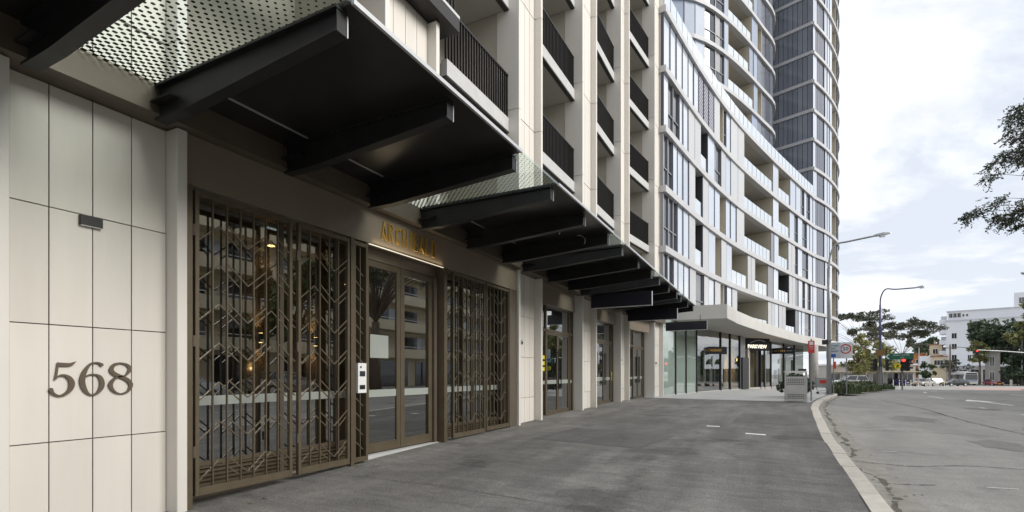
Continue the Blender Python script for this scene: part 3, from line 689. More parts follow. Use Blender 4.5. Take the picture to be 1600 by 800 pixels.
# shopfronts between the piers
for si, (a, b) in enumerate(((-1.42, 1.755), (12.70, 15.96), (17.51, 20.72), (22.15, 25.5))):
    x0 = -.36; zf = g((a + b) / 2) + .02; o = fx((a + b) / 2); ex = b - .32; dm = ex - .98
    def bx(p, *q): return p.box(q[0] + o, q[1] + o, *q[2:])
    for s0, s1 in ((a + .02, a + .08), (dm - 1.0, dm - .93), (ex - .03, ex + .05), (b - .08, b - .02)): bx(MB(), x0 - .06, x0 + .04, s0, s1, zf - .3, 3.6).build('shop_mullion', 'bronze', B1)
    bx(MB(), x0 - .05, x0 + .03, a + .08, b - .08, 2.70, 2.78).build('transom', 'bronze', B1); bx(MB(), x0 - .05, x0 + .03, a + .08, b - .08, zf - .3, zf).build('shop_sill', 'bronze_dark', B1)
    bx(MB(), x0 - .012, x0, a + .08, b - .08, 2.78, 3.6).build('glass_pane', 'glass_shop', B1)
    for s0, s1 in ((a + .08, dm - 1.0), (ex + .05, b - .08)):
        bx(MB(), x0 - .012, x0, s0, s1, zf, 2.70).build('glass_pane', 'glass_shop', B1); bx(MB(), x0 + .002, x0 + .006, s0, s1, zf + .9, zf + 1.0).build('safety_strip', 'strip', B1)
    door_leaf(dm - .92, dm - .005, zf, 2.695, .075, 'glass_shop', B1, x0 + o + .02, dm - .10); door_leaf(dm + .005, ex - .035, zf, 2.695, .075, 'glass_shop', B1, x0 + o + .02, dm + .10)
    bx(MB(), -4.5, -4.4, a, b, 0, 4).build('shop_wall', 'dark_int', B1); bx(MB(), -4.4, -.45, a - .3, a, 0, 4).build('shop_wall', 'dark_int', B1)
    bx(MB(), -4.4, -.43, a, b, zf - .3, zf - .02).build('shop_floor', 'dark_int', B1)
    if si == 1:
        for k in range(3): bx(MB(), x0 + .002, x0 + .005, a + .5, a + .95, 1.55 + k * .17, 1.66 + k * .17).build('window_notice', 'yellow', B1)
    if si == 2:
        for k in range(2): bx(MB(), x0 + .002, x0 + .005, b - .28, b - .1, 1.2 + k * .2, 1.35 + k * .2).build('window_notice', 'yellow', B1)

# ------------------------------------------------------------------ glass and steel street canopy
XC = 2.66; ZC = 4.29
can = thing('street_canopy', 'long black steel and glass canopy bracketed over the footpath', 'canopy', (1.4, 3, 4.0))
br_y = [-1.05, .45, 1.95, 2.96, 4.46, 5.95, 7.22, 8.72, 10.22, 11.3, 12.85, 14.4, 15.5, 17.05, 18.6, 19.5, 21.2, 22.6]
def cx(y): return fx(y) * 1.0
for i, y in enumerate(br_y):
    dx = cx(y); mb = MB(); t = .035
    def brk(mb, w, pts):
        n = len(pts); mb.add([(x + dx, y - w, z) for x, z in pts] + [(x + dx, y + w, z) for x, z in pts], [tuple(range(n - 1, -1, -1)), tuple(range(n, 2 * n))] + [(k, (k + 1) % n, n + (k + 1) % n, n + k) for k in range(n)])
    brk(mb, .012, [(.1, 3.98), (.55, 3.98), (2.52, 4.13), (2.52, 4.30), (.1, 4.30)])
    brk(mb, .06, [(.1, 3.955), (.55, 3.955), (2.53, 4.105), (2.53, 4.13), (.55, 3.98), (.1, 3.98)])
    brk(mb, .06, [(.1, 4.288), (2.53, 4.288), (2.53, 4.312), (.1, 4.312)])
    b = mb.build('bracket', 'steel_black', can)
    mb = MB(); brk(mb, .055, [(2.531, 4.105), (2.537, 4.105), (2.537, 4.27), (2.531, 4.27)]); mb.build('end_plate', 'steel_black', b)
    wbox(MB(), 2.538, 2.546, y + .045, y + .057, 4.10, 4.27).build('end_trim', 'alu', b); wbox(MB(), .1, .42, y - .1, y + .1, 4.12, 4.135).build('stiffener', 'steel_black', b)
secs = [(-1.05, 1.95, 's'), (1.95, 2.96, 'g'), (2.96, 5.95, 's'), (5.95, 7.22, 'g'), (7.22, 10.22, 's'), (10.22, 11.3, 'g'), (11.3, 14.4, 's'), (14.4, 15.5, 'g'), (15.5, 18.6, 's'), (18.6, 19.5, 'g'), (19.5, 22.6, 's')]
for a, b, k in secs:
    mb = MB()
    if k == 's':
        p = wbox(mb, .1, XC - .03, a + .002, b - .002, 4.314, 4.36).build('soffit_panel', 'soffit', can)
        wbox(MB(), .5, .53, a + .25, min(b - .2, a + 1.45), 4.304, 4.312).build('light_slot', 'alu', p)
        if b - a > 2.5: wbox(MB(), .5, .53, a + 1.7, b - .2, 4.304, 4.312).build('light_slot', 'alu', p)
    else: wbox(mb, .1, XC - .03, a + .002, b - .002, 4.325, 4.345).build('glass_pane', 'glass_canopy', can); MB().quad((.1 + fx(b), b - .002, 4.321), (XC - .03 + fx(b), b - .002, 4.321), (XC - .03 + fx(a), a + .002, 4.321), (.1 + fx(a), a + .002, 4.321)).build('frit_print', 'glass_frit', can, fix=False)
    wbox(MB(), XC - .029, XC + (.0 if k == 's' else -.012), a + .002, b - .002, 4.305, 4.345).build('edge_trim', 'alu' if k == 's' else 'glass_canopy', can)
for (y, x) in ((9.1, 1.75), (10.0, 1.95)):
    mb = MB(); mb.tube([(x + .16 * math.sin(a), y + .02 * a, 4.31 - .2 * (1 - math.cos(a)) * .6) for a in [i * .3 for i in range(8)]], .008, 5); mb.build('cable', 'alu', can)  # short thin pale curved tubes below the soffit
# blade signs hanging below it
for i, (y, xa, xb, zb) in enumerate(((15.6, .42, 2.3, 3.53), (20.2, .42, 2.3, 3.55), (25.9, .85, 2.75, 3.58))):
    s = thing('hanging_sign', ['blank black blade sign with lit edge, nearest under the canopy', 'blank black blade sign with lit edge, middle one under the canopy', 'blank black blade sign with lit edge, closest to the green glass'][i], 'sign', (1.4, y, zb), 'black blade signs under the canopy')
    MB().box(xa, xb, y - .05, y + .05, zb + .012, zb + .42).build('panel', 'sign_black', s)
    MB().box(xa, xb + .016, y - .055, y + .055, zb - .006, zb + .01).build('lit_edge', 'alu', s); MB().box(xb + .002, xb + .016, y - .055, y + .055, zb + .011, zb + .42).build('lit_edge', 'alu', s)  # pale aluminium strips along the bottom and outer end
    for xx in (xa + .3, xb - .3): MB().tube([(xx, y, zb + .42), (xx, y, 4.31)], .015, 6).build('hanger', 'steel_black', s)

# ================================================================== the curved white block and its tower
B2 = thing('curved_building', 'white curved apartment block with glass panels in horizontal bands above ground floor shops', 'building', (3, 45, .3))
FB = Path([(.3, 24.9), (.55, 27.1), (1.66, 34.4), (3.1, 41.4), (5.18, 49.1), (7.25, 56), (9.3, 62.6)], 10)
FLOOR = {'E': '26.91W 27.97W 29.01W 30.09W 31.15W 32.25W 33.25L 34.28L 35.34L 36.43S 37.69B 38.54D 39.12W 40.13S 41.74S 43.22O 50.3W 51.86O 55.14W 56.9W 58.52D 59.57W 60.43D 61.54W 62.58.',
 'D': '26.91W 27.65D 28.51D 29.52W 30.21W 31.15S 32.37S 33.64R 35.08W 36.57D 37.97S 38.97W 40.13S 41.74S 43.22O 50.3W 51.86O 54.95W 56.5D 57.5W 58.94D 60.43W 62.58.',
 'C': '26.91D 27.65D 28.4W 29.18W 30.21W 31.27S 32.5R 34.02S 35.21W 36.57W 37.69B 38.97W 40.13W 41.45S 43.22O 49.79G 50.64W 51.86O 54.57S 56.5D 57.5W 58.94D 60.87W 62.58.',
 'B': '26.91D 27.75D 28.51D 29.18W 30.21W 31.27S 32.5R 34.02S 35.21W 36.71B 37.97S 39.12W 40.42O 43.96S 45.77O 48.95G 50.47W 51.86R 54.76S 56.7G 57.7W 58.94D 59.79W 60.65D 61.77W 62.58.',
 'A': '26.91D 27.65D 28.51W 29.29W 30.33W 31.39S 32.62D 34.28S 35.21W 36.57S 37.83B 38.69D 39.26W 40.42S 41.6O 48.95S 50.82W 51.86S 53.83R 56.7G 57.7W 58.73W 59.79D 61.77W 62.58.'}
ZB = {'A': 4.98, 'B': 8.06, 'C': 11.13, 'D': 14.2, 'E': 17.27}; ZROOF = 20.5
def panes(path, s0, s1, o, z0, z1, step, parent, m='glass_bal', gap=.05):
    n = max(1, round((s1 - s0) / step)); w = (s1 - s0) / n
    for i in range(n):
        path.pbox(MB(), s0 + i * w + gap / 2, s0 + (i + 1) * w - gap / 2, o - .012, o, z0, z1, 3).build('balustrade_pane', m, parent)
def i_last(t): return False
def facade_unit(path, B, s0, s1, t, z0, z1):
    e = .035
    if t in 'WSGLU':
        m = {'U': 'blue_panel', 'W': 'white_panel', 'S': 'screen', 'G': 'grey_panel', 'L': 'louvre'}[t]
        o = random.choice((0, .012, .02)) if t != 'S' else .05
        n = max(1, round((s1 - s0) / 1.25)); w = (s1 - s0) / n
        for i in range(n + 1 if i_last(t) else n): path.pbox(MB(), s0 + i * w - .032, s0 + i * w + .032, -.1, .045, z0, z1).build('mullion', 'seam', B)
        for i in range(n): path.pbox(MB(), s0 + i * w + e, s0 + (i + 1) * w - e, -.12, o, z0, z1, 3).build({'U': 'facade_panel', 'W': 'facade_panel', 'S': 'screen_panel', 'G': 'facade_panel', 'L': 'louvre_panel'}[t], m, B)
    elif t == 'D':
        f = MB(); path.pbox(f, s0, s0 + .05, -.14, .01, z0, z1); path.pbox(f, s1 - .05, s1, -.14, .01, z0, z1); path.pbox(f, s0 + .05, s1 - .05, -.13, 0, z0 + .95, z0 + 1.01)
        w = f.build('window', 'grey_panel', B); path.pbox(MB(), s0 + .05, s1 - .05, -.1, -.06, z0, z1).build('pane', 'dark_glass', w)
        if random.random() < .45:
            q = random.uniform(.25, .6) * (s1 - s0); path.pbox(MB(), s0 + .06, s0 + q, -.059, -.05, z0 + random.choice((.02, .9)), z1 - .02).build('curtain', random.choice(('beige_room', 'white_panel', 'grey_panel')), w)
    else:
        dp = {'O': 2.4, 'R': 1.3, 'B': .9}[t]; mw = 'beige_room' if t != 'R' else 'dark_int'
        r = MB(); path.pbox(r, s0, s1, -dp - .1, -dp, z0, z1)
        b = r.build('balcony', mw, B)
        for q in (s0, s1 - .06): path.pbox(MB(), q, q + .06, -dp, .01, z0, z1).build('side_wall', mw, b)
        if t == 'O':
            L_ = s1 - s0; path.pbox(MB(), s0 + L_ * .62, s1 - .07, -dp + .01, -dp + .05, z0, z0 + 2.3).build('balcony_door', 'dark_glass', b)
        if t == 'B': path.pbox(MB(), s0 + .5 * (s1 - s0), s1 - .06, -dp + .02, -dp + .06, z0, z1).build('balcony_door', 'dark_glass', b)
        if t != 'B': panes(path, s0 + .08, s1 - .08, -.03, z0 + .06, z0 + 1.02, 1.0, b, gap=.09)
for k, z0 in ZB.items():
    z1 = z0 + 2.74
    tk = FLOOR[k].split()
    for a, b in zip(tk, tk[1:]): facade_unit(FB, B2, FB.sy(float(a[:-1])), FB.sy(float(b[:-1])), a[-1], z0 + .02, z1)
    bd = MB(); FB.pbox(bd, FB.sy(26.85), FB.L, -.3, .17, z1, z0 + 3.07); bd.build('floor_band', 'white_band', B2)
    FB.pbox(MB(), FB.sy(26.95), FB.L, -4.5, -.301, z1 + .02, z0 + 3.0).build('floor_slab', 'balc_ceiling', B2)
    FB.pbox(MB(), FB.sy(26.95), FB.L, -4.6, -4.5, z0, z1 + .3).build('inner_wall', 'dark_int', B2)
panes(FB, FB.sy(26.95), FB.L, .05, ZROOF - .13, ZROOF + .85, 1.02, B2, gap=.1)
MB().prism([(-14, 27.1), (.2, 27.1)] + [FB.at(FB.sy(y), -.3) for y in (30, 34, 38, 42, 46, 50, 54, 58, 62)] + [(9, 63), (-14, 63)], ZROOF - .35, ZROOF - .15).build('roof', 'slab', B2)
MB().box(-14, -13.8, 27, 63, 0, ZROOF - .36).build('rear_wall', 'screen', B2); MB().box(-13.7, .3, 27.06, 27.2, 8, ZROOF - .36).build('side_wall', 'screen', B2)
# curved white stair screen on the roof
SP = Path([(-3.6, 33.8), (-1.6, 34.6), (-.7, 36.5), (-.6, 39), (-1.4, 41.2)], 8)
SP.pbox(MB(), 0, SP.L, -.15, 0, ZROOF - .14, 23.9, .5).build('roof_screen', 'roof_screen', B2, smooth=False)
# tower on the corner: front curve, grey return wall, rounded balcony wing
TW = thing('tower', 'tall apartment tower with grey glazed wall and curved balconies rising above the white block', 'building', (6, 66, .2))
TF = Path([(9.3, 62.62), (10.9, 66.5), (12.2, 71), (12.75, 75), (12.4, 79.5), (10.6, 84)], 10)
STO = 3.07; NFL = 15
zt = [ZB['A'] + STO * i for i in range(NFL)]
for i, z0 in enumerate(zt):
    z1 = z0 + 2.74; seq = [(0, .75, 'W'), (.75, 1.45, 'T'), (1.45, 2.1, 'T'), (2.1, 2.7, 'T'), (2.7, 3.5, 'T'), (3.5, 4.3, 'W'), (4.3, 5.2, 'W'), (5.2, 6.3, 'W'), (6.3, 8.6, 'B'), (8.6, 9.6, 'D'), (9.6, 12, 'W'), (12, 14, 'T'), (14, 17, 'W'), (17, TF.L, 'T')]
    if i % 2: seq[0] = (0, 1.1, 'W'); seq[1] = (1.1, 1.45, 'T'); seq[4] = (2.7, 3.2, 'T'); seq[5] = (3.2, 4.3, 'W')
    for a, b, t in seq:
        if t == 'T': TF.pbox(MB(), a + .03, b - .03, -.12, -.02, z0 + .02, z1).build('shutter_panel', 'tower_dark', TW)
        else: facade_unit(TF, TW, a, b, t, z0 + .02, z1)
    TF.pbox(MB(), 0.03, TF.L, -.3, .16, z1, z0 + STO).build('floor_band', 'tower_band', TW)
    MB().prism([(5.3, 64.1), (9.3, 62.9)] + [TF.at(s, -.31) for s in (1, 3, 5, 8, 11, 14, 17, 20, 22)] + [(4, 84)], z1 + .02, z0 + 3.0).build('floor_slab', 'balc_ceiling', TW)
TG = Path([(5.2, 64.08), (7.2, 63.36), (9.3, 62.6)], 4)
for i, z0 in enumerate(zt):
    if z0 < 17: continue
    z1 = z0 + 2.74; n = 9; w = TG.L / n
    for k in range(n):
        TG.pbox(MB(), k * w + .02, (k + 1) * w - .02, -.1, -.02 + random.uniform(-.004, .004), z0 + .02, z1, 5).build('cladding_panel', 'tower_grey', TW)
    TG.pbox(MB(), .02, TG.L - .02, -.2, .1, z1, z0 + STO, 5).build('floor_band', 'tower_band', TW)
MB().box(5.2, 9, 64.3, 80, 17, 50).build('core', 'dark_int', TW)
TR = Path([(-6.5, 44.2), (-4.6, 43.1), (-2.4, 43.2), (-.6, 44.3), (.75, 46.1), (2.1, 48.9), (3.4, 52.4), (4.5, 55.8), (5.55, 59.3), (5.5, 62), (5.0, 64)], 10)
sB = [TR.sy(45.6), TR.sy(46.9), TR.sy(48.1), TR.sy(48.75), TR.sy(53.4), TR.sy(54.9), TR.sy(56.2)]
for i, z0 in enumerate(zt):
    if z0 < 19: continue
    z1 = z0 + 2.74; zb = z0 + .02; off = (0, .5, -.6)[i % 3]
    seq = [(0, 2.5, 'U'), (2.5, 5, 'U'), (5, sB[0], 'U')]
    for a, b, t in seq: facade_unit(TR, TW, a, b, t, zb, z1)
    for a, b in ((sB[0], sB[1]), (sB[1], sB[2])): facade_unit(TR, TW, a, b, 'D', zb, z1)
    facade_unit(TR, TW, sB[2], sB[3], 'U', zb, z1); facade_unit(TR, TW, sB[3], sB[4] + off, 'O', zb, z1); facade_unit(TR, TW, sB[4] + off, sB[5], 'U', zb, z1)
    q = sB[5]; n = 8; w = (TR.L - q) / n
    for k in range(n):
        if k == 0 and i % 2: facade_unit(TR, TW, q, q + w, 'B', zb, z1); continue
        TR.pbox(MB(), q + k * w + .03, q + (k + 1) * w - .03, -.12, random.choice((0, -.03)), zb, z1, 3).build('shutter_panel', 'tower_dark' if k % 3 else 'tower_grey', TW)
    TR.pbox(MB(), 0, TR.L, -.3, .2, z1, z0 + STO).build('floor_band', 'tower_band', TW)
    MB().prism([TR.at(s, -.31) for s in [0, 2, 4, 6, 8, 10, 13, 16, 19, 22]] + [(2, 62), (-8, 60)], z1 + .02, z0 + 3.0).build('floor_slab', 'balc_ceiling', TW)
MB().prism([TR.at(s, -3.2) for s in (2, 6, 9, 12, 15, 18)] + [(1, 62), (-8, 62)], 19.5, 51).build('core', 'beige_room', TW)
# ground floor: concrete awning, glazing, shops
AW = [(-.6, 28.9), (3.4, 29.2), (3.75, 33), (5.2, 42), (7.75, 54.5), (10.85, 64.5), (12.9, 71.5), (12.9, 76), (8, 78), (5, 70), (-6, 60), (-6, 30)]
aw = MB().prism(AW, 4.42, 5.16).build('awning', 'concrete', B2)
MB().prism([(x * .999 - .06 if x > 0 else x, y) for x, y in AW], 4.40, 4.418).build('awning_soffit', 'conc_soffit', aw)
GL = Path([(.22, 26.9), (.55, 28.2), (1.3, 33.4), (2.3, 38.4), (3.2, 42.2), (4.7, 48.8), (6.2, 54), (7.6, 59), (9, 64)], 10)
def ground(y0, y1, t, nm=None):
    s0, s1 = GL.sy(y0), GL.sy(y1); zf = g((y0 + y1) / 2)
    MBm = MB(); GL.pbox(MBm, s0 - .05, s0 + .05, -.12, .06, zf, 4.398); MBm.build('mullion', 'black_obj', B2)
    if t: GL.pbox(MB(), s0 + .05, s1 - .05, -.03, -.01, zf + .05, 4.398, 2).build('glass_pane', t, B2)
for y0, y1, t in ((27.15, 29.41, 'glass_green'), (29.41, 31.39, 'glass_green'), (31.39, 33.51, 'glass_green'), (33.51, 38.4, 'glass_front'), (38.4, 40.42, 'glass_front'), (40.42, 42.63, 'glass_front'), (42.63, 44.2, None), (48.45, 49.62, 'glass_front'), (49.62, 51.33, 'glass_front'), (51.33, 55, 'glass_front'), (55, 58.6, 'glass_front'), (58.6, 62, 'glass_front')): ground(y0, y1, t)
GL.pbox(MB(), 0, GL.L, -.1, .02, .1, g(40) + .05).build('plinth', 'paving', B2)
GL.pbox(MB(), 0, GL.L, -5.2, -5, 0, 4.4).build('shop_wall', 'dark_int', B2); GL.pbox(MB(), 0, GL.L, -5, -.12, .1, g(40) - .02).build('shop_floor', 'paving', B2)
GL.pbox(MB(), 0, GL.sy(33.5), -.7, -.6, .3, 4.4).build('blind', 'screen', B2)
GL.pbox(MB(), GL.sy(42.7), GL.sy(44.1), -.2, 0, .3, 4.35).build('shop_wall', 'grey_panel', B2)
GL.pbox(MB(), GL.sy(43.0), GL.sy(44.7), .02, .12, .3, 2.75).build('entry_door', 'black_obj', B2)
GL.pbox(MB(), GL.sy(45.4), GL.sy(48.4), -2.2, -2.0, .3, 4.2).build('entry_wall', 'lobby', B2)
GL.pbox(MB(), GL.sy(44.7), GL.sy(45.3), -.2, .03, .3, 3.5).build('entry_jamb', 'balc_wall', B2)
GL.pbox(MB(), GL.sy(45.3), GL.sy(46.0), -.3, -.2, .3, 3.5).build('entry_door', 'black_obj', B2)
GL.pbox(MB(), GL.sy(47.7), GL.sy(48.4), -.3, -.1, .3, 3.5).build('entry_door', 'black_obj', B2)
MB().tube([(9.2, 59.6, .1), (9.2, 59.6, 4.4)], .42, 16).build('round_column', 'stone_wall', B2, smooth=True)
for y in (36.2, 37.1, 39.6): 
    p = GL.at(GL.sy(y), -2.2)
    MB().box(p[0] - .25, p[0] + .25, p[1] - .25, p[1] + .25, .3, 1.3 + (y % 1)).build('shop_display', 'leaf_mid', B2)
l = bpy.data.lights.new('lamp_light', 'POINT'); l.energy = 60; l.color = (1, .62, .25); l.shadow_soft_size = .1
p = GL.at(GL.sy(47), -1.2); s = thing('pendant_lamp', 'warm lamp glowing inside the doorway under the PARKVIEW sign', 'lamp', (p[0], p[1], 3.1))
MB().tube([(p[0], p[1], 2.6), (p[0], p[1], 2.8), (p[0], p[1], 3.1)], [.3, .26, .05], 12).build('shade', 'lamp_warm', s); MB().tube([(p[0], p[1], 3.1), (p[0], p[1], 4.4)], .012, 5).build('cord', 'black_obj', s)
lo = link(bpy.data.objects.new('lamp_light', l)); lo.parent = s; lo.location = (0, 0, -.8)

# lettering made from outline text, laid on a board facing along 'face' (plan direction the reader looks from)
def text(txt, size, m, parent, pos, nrm, depth=.012, align='CENTER', name='lettering'):
    cu = bpy.data.curves.new('t', 'FONT'); cu.body = txt; cu.size = size; cu.extrude = depth / 2; cu.align_x = align; cu.align_y = 'CENTER'; cu.resolution_u = 3
    o = bpy.data.objects.new('t', cu); COL.objects.link(o); bpy.context.view_layer.update()
    me = bpy.data.meshes.new_from_object(o.evaluated_get(bpy.context.evaluated_depsgraph_get())); bpy.data.objects.remove(o)
    me.materials.clear(); me.materials.append(M[m]); ob = link(bpy.data.objects.new(name, me)); ob.parent = parent
    n = Vector((nrm[0], nrm[1], 0)).normalized(); up = Vector((0, 0, 1)); x = up.cross(n)
    ob.matrix_local = Matrix.Translation(Vector(pos) - org(parent)) @ Matrix((x, up, n)).transposed().to_4x4(); return ob
def board(name, label, cat, pos, nrm, w, h, m, t=.06, group=None):
    """sign board centred on pos, reader side along nrm"""
    n = Vector((nrm[0], nrm[1], 0)).normalized(); x = Vector((0, 0, 1)).cross(n); p = Vector(pos)
    r = thing(name, label, cat, p, group)
    c = []
    for dz in (-h / 2, h / 2):
        for sx, sn in ((-1, 0), (1, 0), (1, -t), (-1, -t)): c.append(p + x * sx * w / 2 + n * sn + Vector((0, 0, dz)))
    MB().hexa(c).build('board', m, r); return r
VIEW = lambda x, y: (5.53 - x, -y)
p = GL.at(GL.sy(46.2), .35); a = GL.at(GL.sy(44.2), .35); b = GL.at(GL.sy(48.4), .35); nr = (b[1] - a[1], -(b[0] - a[0]))
nr = (nr[0] * .2 + .3, -1)
s = board('shop_sign', 'black sign with lit PARKVIEW lettering over the shop doorway', 'sign', (p[0], p[1] - .4, 3.86), nr, 2.75, 1.0, 'sign_black')
text('PARKVIEW', .42, 'letter_lit', s, Vector(s.location) + Vector((0, 0, -.18)) + Vector((*nr, 0)).normalized() * .012, nr)
nn = Vector((*nr, 0)).normalized(); xx = Vector((0, 0, 1)).cross(nn)
arc = [Vector(s.location) + xx * (-.75 + 1.6 * t) + Vector((0, 0, .1 + .24 * math.sin(t * 2.6))) + nn * .01 for t in [i / 10 for i in range(11)]]
MB().tube(arc, .025, 5).build('emblem', 'sign_blue_grey', s)
p = GL.at(GL.sy(36.4), .02)
s = board('shop_sign', 'dark sign band with small gold letters inside the shop window beside the green glass', 'sign', (p[0] + .1, p[1], 3.05), (1, -.9), 2.4, .5, 'sign_black')
text('RESTAURANT', .24, 'gold', s, Vector(s.location) + Vector((1, -.9, 0)).normalized() * .012, (1, -.9))
p = GL.at(GL.sy(53.6), .3)
s = board('shop_sign', 'long black sign with a thin pale line behind the red street sign', 'sign', (p[0], p[1], 3.62), (.25, -1), 2.0, .55, 'sign_black')
n_ = Vector((.25, -1, 0)).normalized(); sx = Vector((0, 0, 1)).cross(n_); pc = Vector(s.location) + n_ * .006
for a, b_ in ((-.8, -.3), (.3, .8)): MB().hexa([pc + sx * u + Vector((0, 0, q)) + n_ * w for q in (-.02, .02) for u, w in ((a, 0), (b_, 0), (b_, .006), (a, .006))]).build('pale_line', 'stainless', s)
for a in (-.15, 0, .15): MB().hexa([pc + sx * (a + u) + Vector((0, 0, q)) + n_ * w for q in (-.08, .1) for u, w in ((-.04, 0), (.04, 0), (.04, .006), (-.04, .006))]).build('emblem', 'gold', s)

# ================================================================== street furniture on the footpath
b = thing('bin_enclosure', 'perforated stainless litter bin enclosure with a white lid at the edge of the pale paving', 'litter bin', (6.4, 24.05, .3))
zf = pz(6.4, 24) + .0; bx0, bx1, by0, by1 = 5.98, 6.78, 23.75, 24.45
for x in (bx0, bx1 - .045):
    for y in (by0, by1 - .045): MB().box(x, x + .045, y, y + .045, zf, zf + 1.2 if y == by1 - .045 or True else 0).build('corner_post', 'stainless', b)
def perf(axis, a0, a1, c, z0, z1, nu, nv, solid):
    """sheet with real square holes; rows in 'solid' stay closed"""
    mb = MB(); du, dv = (a1 - a0) / nu, (z1 - z0) / nv; fr = .2
    for i in range(nu):
        for j in range(nv):
            u0, v0 = a0 + i * du, z0 + j * dv; P = (lambda u, v: (u, c, v)) if axis == 'x' else (lambda u, v: (c, u, v))
            if j in solid: mb.quad(P(u0, v0), P(u0 + du, v0), P(u0 + du, v0 + dv), P(u0, v0 + dv)); continue
            a, bb, e, f = u0 + du * fr, u0 + du * (1 - fr), v0 + dv * fr, v0 + dv * (1 - fr)
            mb.quad(P(u0, v0), P(u0 + du, v0), P(bb, e), P(a, e)); mb.quad(P(u0 + du, v0), P(u0 + du, v0 + dv), P(bb, f), P(bb, e)); mb.quad(P(u0 + du, v0 + dv), P(u0, v0 + dv), P(a, f), P(bb, f)); mb.quad(P(u0, v0 + dv), P(u0, v0), P(a, e), P(a, f))
    return mb
sol = {0, 4, 5, 6, 7, 8, 13}
perf('x', bx0 + .045, bx1 - .045, by0 + .01, zf + .06, zf + 1.04, 11, 14, sol).build('perforated_panel', 'stainless', b)
perf('x', bx0 + .045, bx1 - .045, by1 - .01, zf + .06, zf + 1.04, 11, 14, sol).build('perforated_panel', 'stainless', b)
perf('y', by0 + .045, by1 - .045, bx0 + .01, zf + .06, zf + 1.04, 10, 14, sol).build('perforated_panel', 'stainless', b); perf('y', by0 + .045, by1 - .045, bx1 - .01, zf + .06, zf + 1.04, 10, 14, sol).build('perforated_panel', 'stainless', b)
MB().box(bx0 + .1, bx1 - .1, by0 + .1, by1 - .1, zf + .05, zf + .98).build('bin_liner', 'dark_int', b)
MB().bbox(bx0 - .03, bx1 + .01, by0 - .03, by1 + .03, zf + 1.2, zf + 1.27, .04).build('lid', 'white_obj', b)
MB().box(bx0 + .5, bx1 - .02, by0 + .2, by1 - .1, zf + 1.271, zf + 1.36).build('ash_tray', 'black_obj', b)
def post(mb, x, y, z0, z1, r, n=10): return mb.tube([(x, y, z0), (x, y, z1)], r, n)
s = thing('parking_sign', 'narrow red and white kerbside sign on a grey post behind the bin', 'street sign', (7.0, 25.2, pz(7, 25.2)))
post(MB(), 7.0, 25.2, s.location.z, 2.95, .03).build('post', 'galv', s); MB().box(6.88, 7.12, 25.14, 25.165, 2.36, 2.88).build('plate', 'red', s)
MB().box(6.93, 7.07, 25.134, 25.139, 2.70, 2.84).build('symbol', 'sign_white', s); text('NO', .09, 'sign_white', s, (7.0, 25.137, 2.62), (0, -1)); text('STOPPING', .04, 'sign_white', s, (7.0, 25.137, 2.53), (0, -1))
# shopping trolley
t = thing('shopping_trolley', 'wire shopping trolley with red handle standing by the lamp post', 'trolley', (8.15, 34.6, pz(8, 34.6))); z = t.location.z
def wire_basket(parent):
    mb = MB(); x0, x1, y0, y1 = 7.72, 8.55, 34.3, 34.85
    for i in range(9):
        q = z + .42 + i * .06; k = i / 8 * .05
        mb.tube([(x0 - k + .08, y0, q), (x1 + k, y0, q), (x1 + k, y1, q), (x0 - k + .08, y1, q), (x0 - k + .08, y0, q)], .017, 4, False)
    for i in range(12):
        x = x0 + .08 + (x1 - x0 - .08) * i / 11
        for y in (y0, y1): mb.tube([(x, y, z + .42), (x, y, z + .92)], .014, 4, False)
    for i in range(7):
        y = y0 + (y1 - y0) * i / 6
        for x in (x0 + .06, x1): mb.tube([(x, y, z + .42), (x, y, z + .92)], .014, 4, False)
        mb.tube([(x0 + .06, y, z + .42), (x1, y, z + .42)], .014, 4, False)
    mb.build('basket', 'galv', parent)
wire_basket(t)
mb = MB()
for y in (34.34, 34.81): mb.tube([(7.75, y, z + .98), (7.8, y, z + .42), (7.85, y, z + .16), (8.5, y, z + .2)], .014, 6)
mb.tube([(7.85, 34.34, z + .16), (7.85, 34.81, z + .16)], .012, 6); mb.build('chassis', 'galv', t)
MB().tube([(7.72, 34.3, z + .99), (7.72, 34.85, z + .99)], .02, 8).build('handle', 'red', t)
MB().box(7.95, 8.3, 34.285, 34.295, z + .62, z + .8).build('advert_plate', 'red', t)
for x in (7.87, 8.48):
    for y in (34.34, 34.81): MB().tube([(x, y - .015, z + .065), (x, y + .015, z + .065)], .06, 12).build('wheel', 'rubber', t)
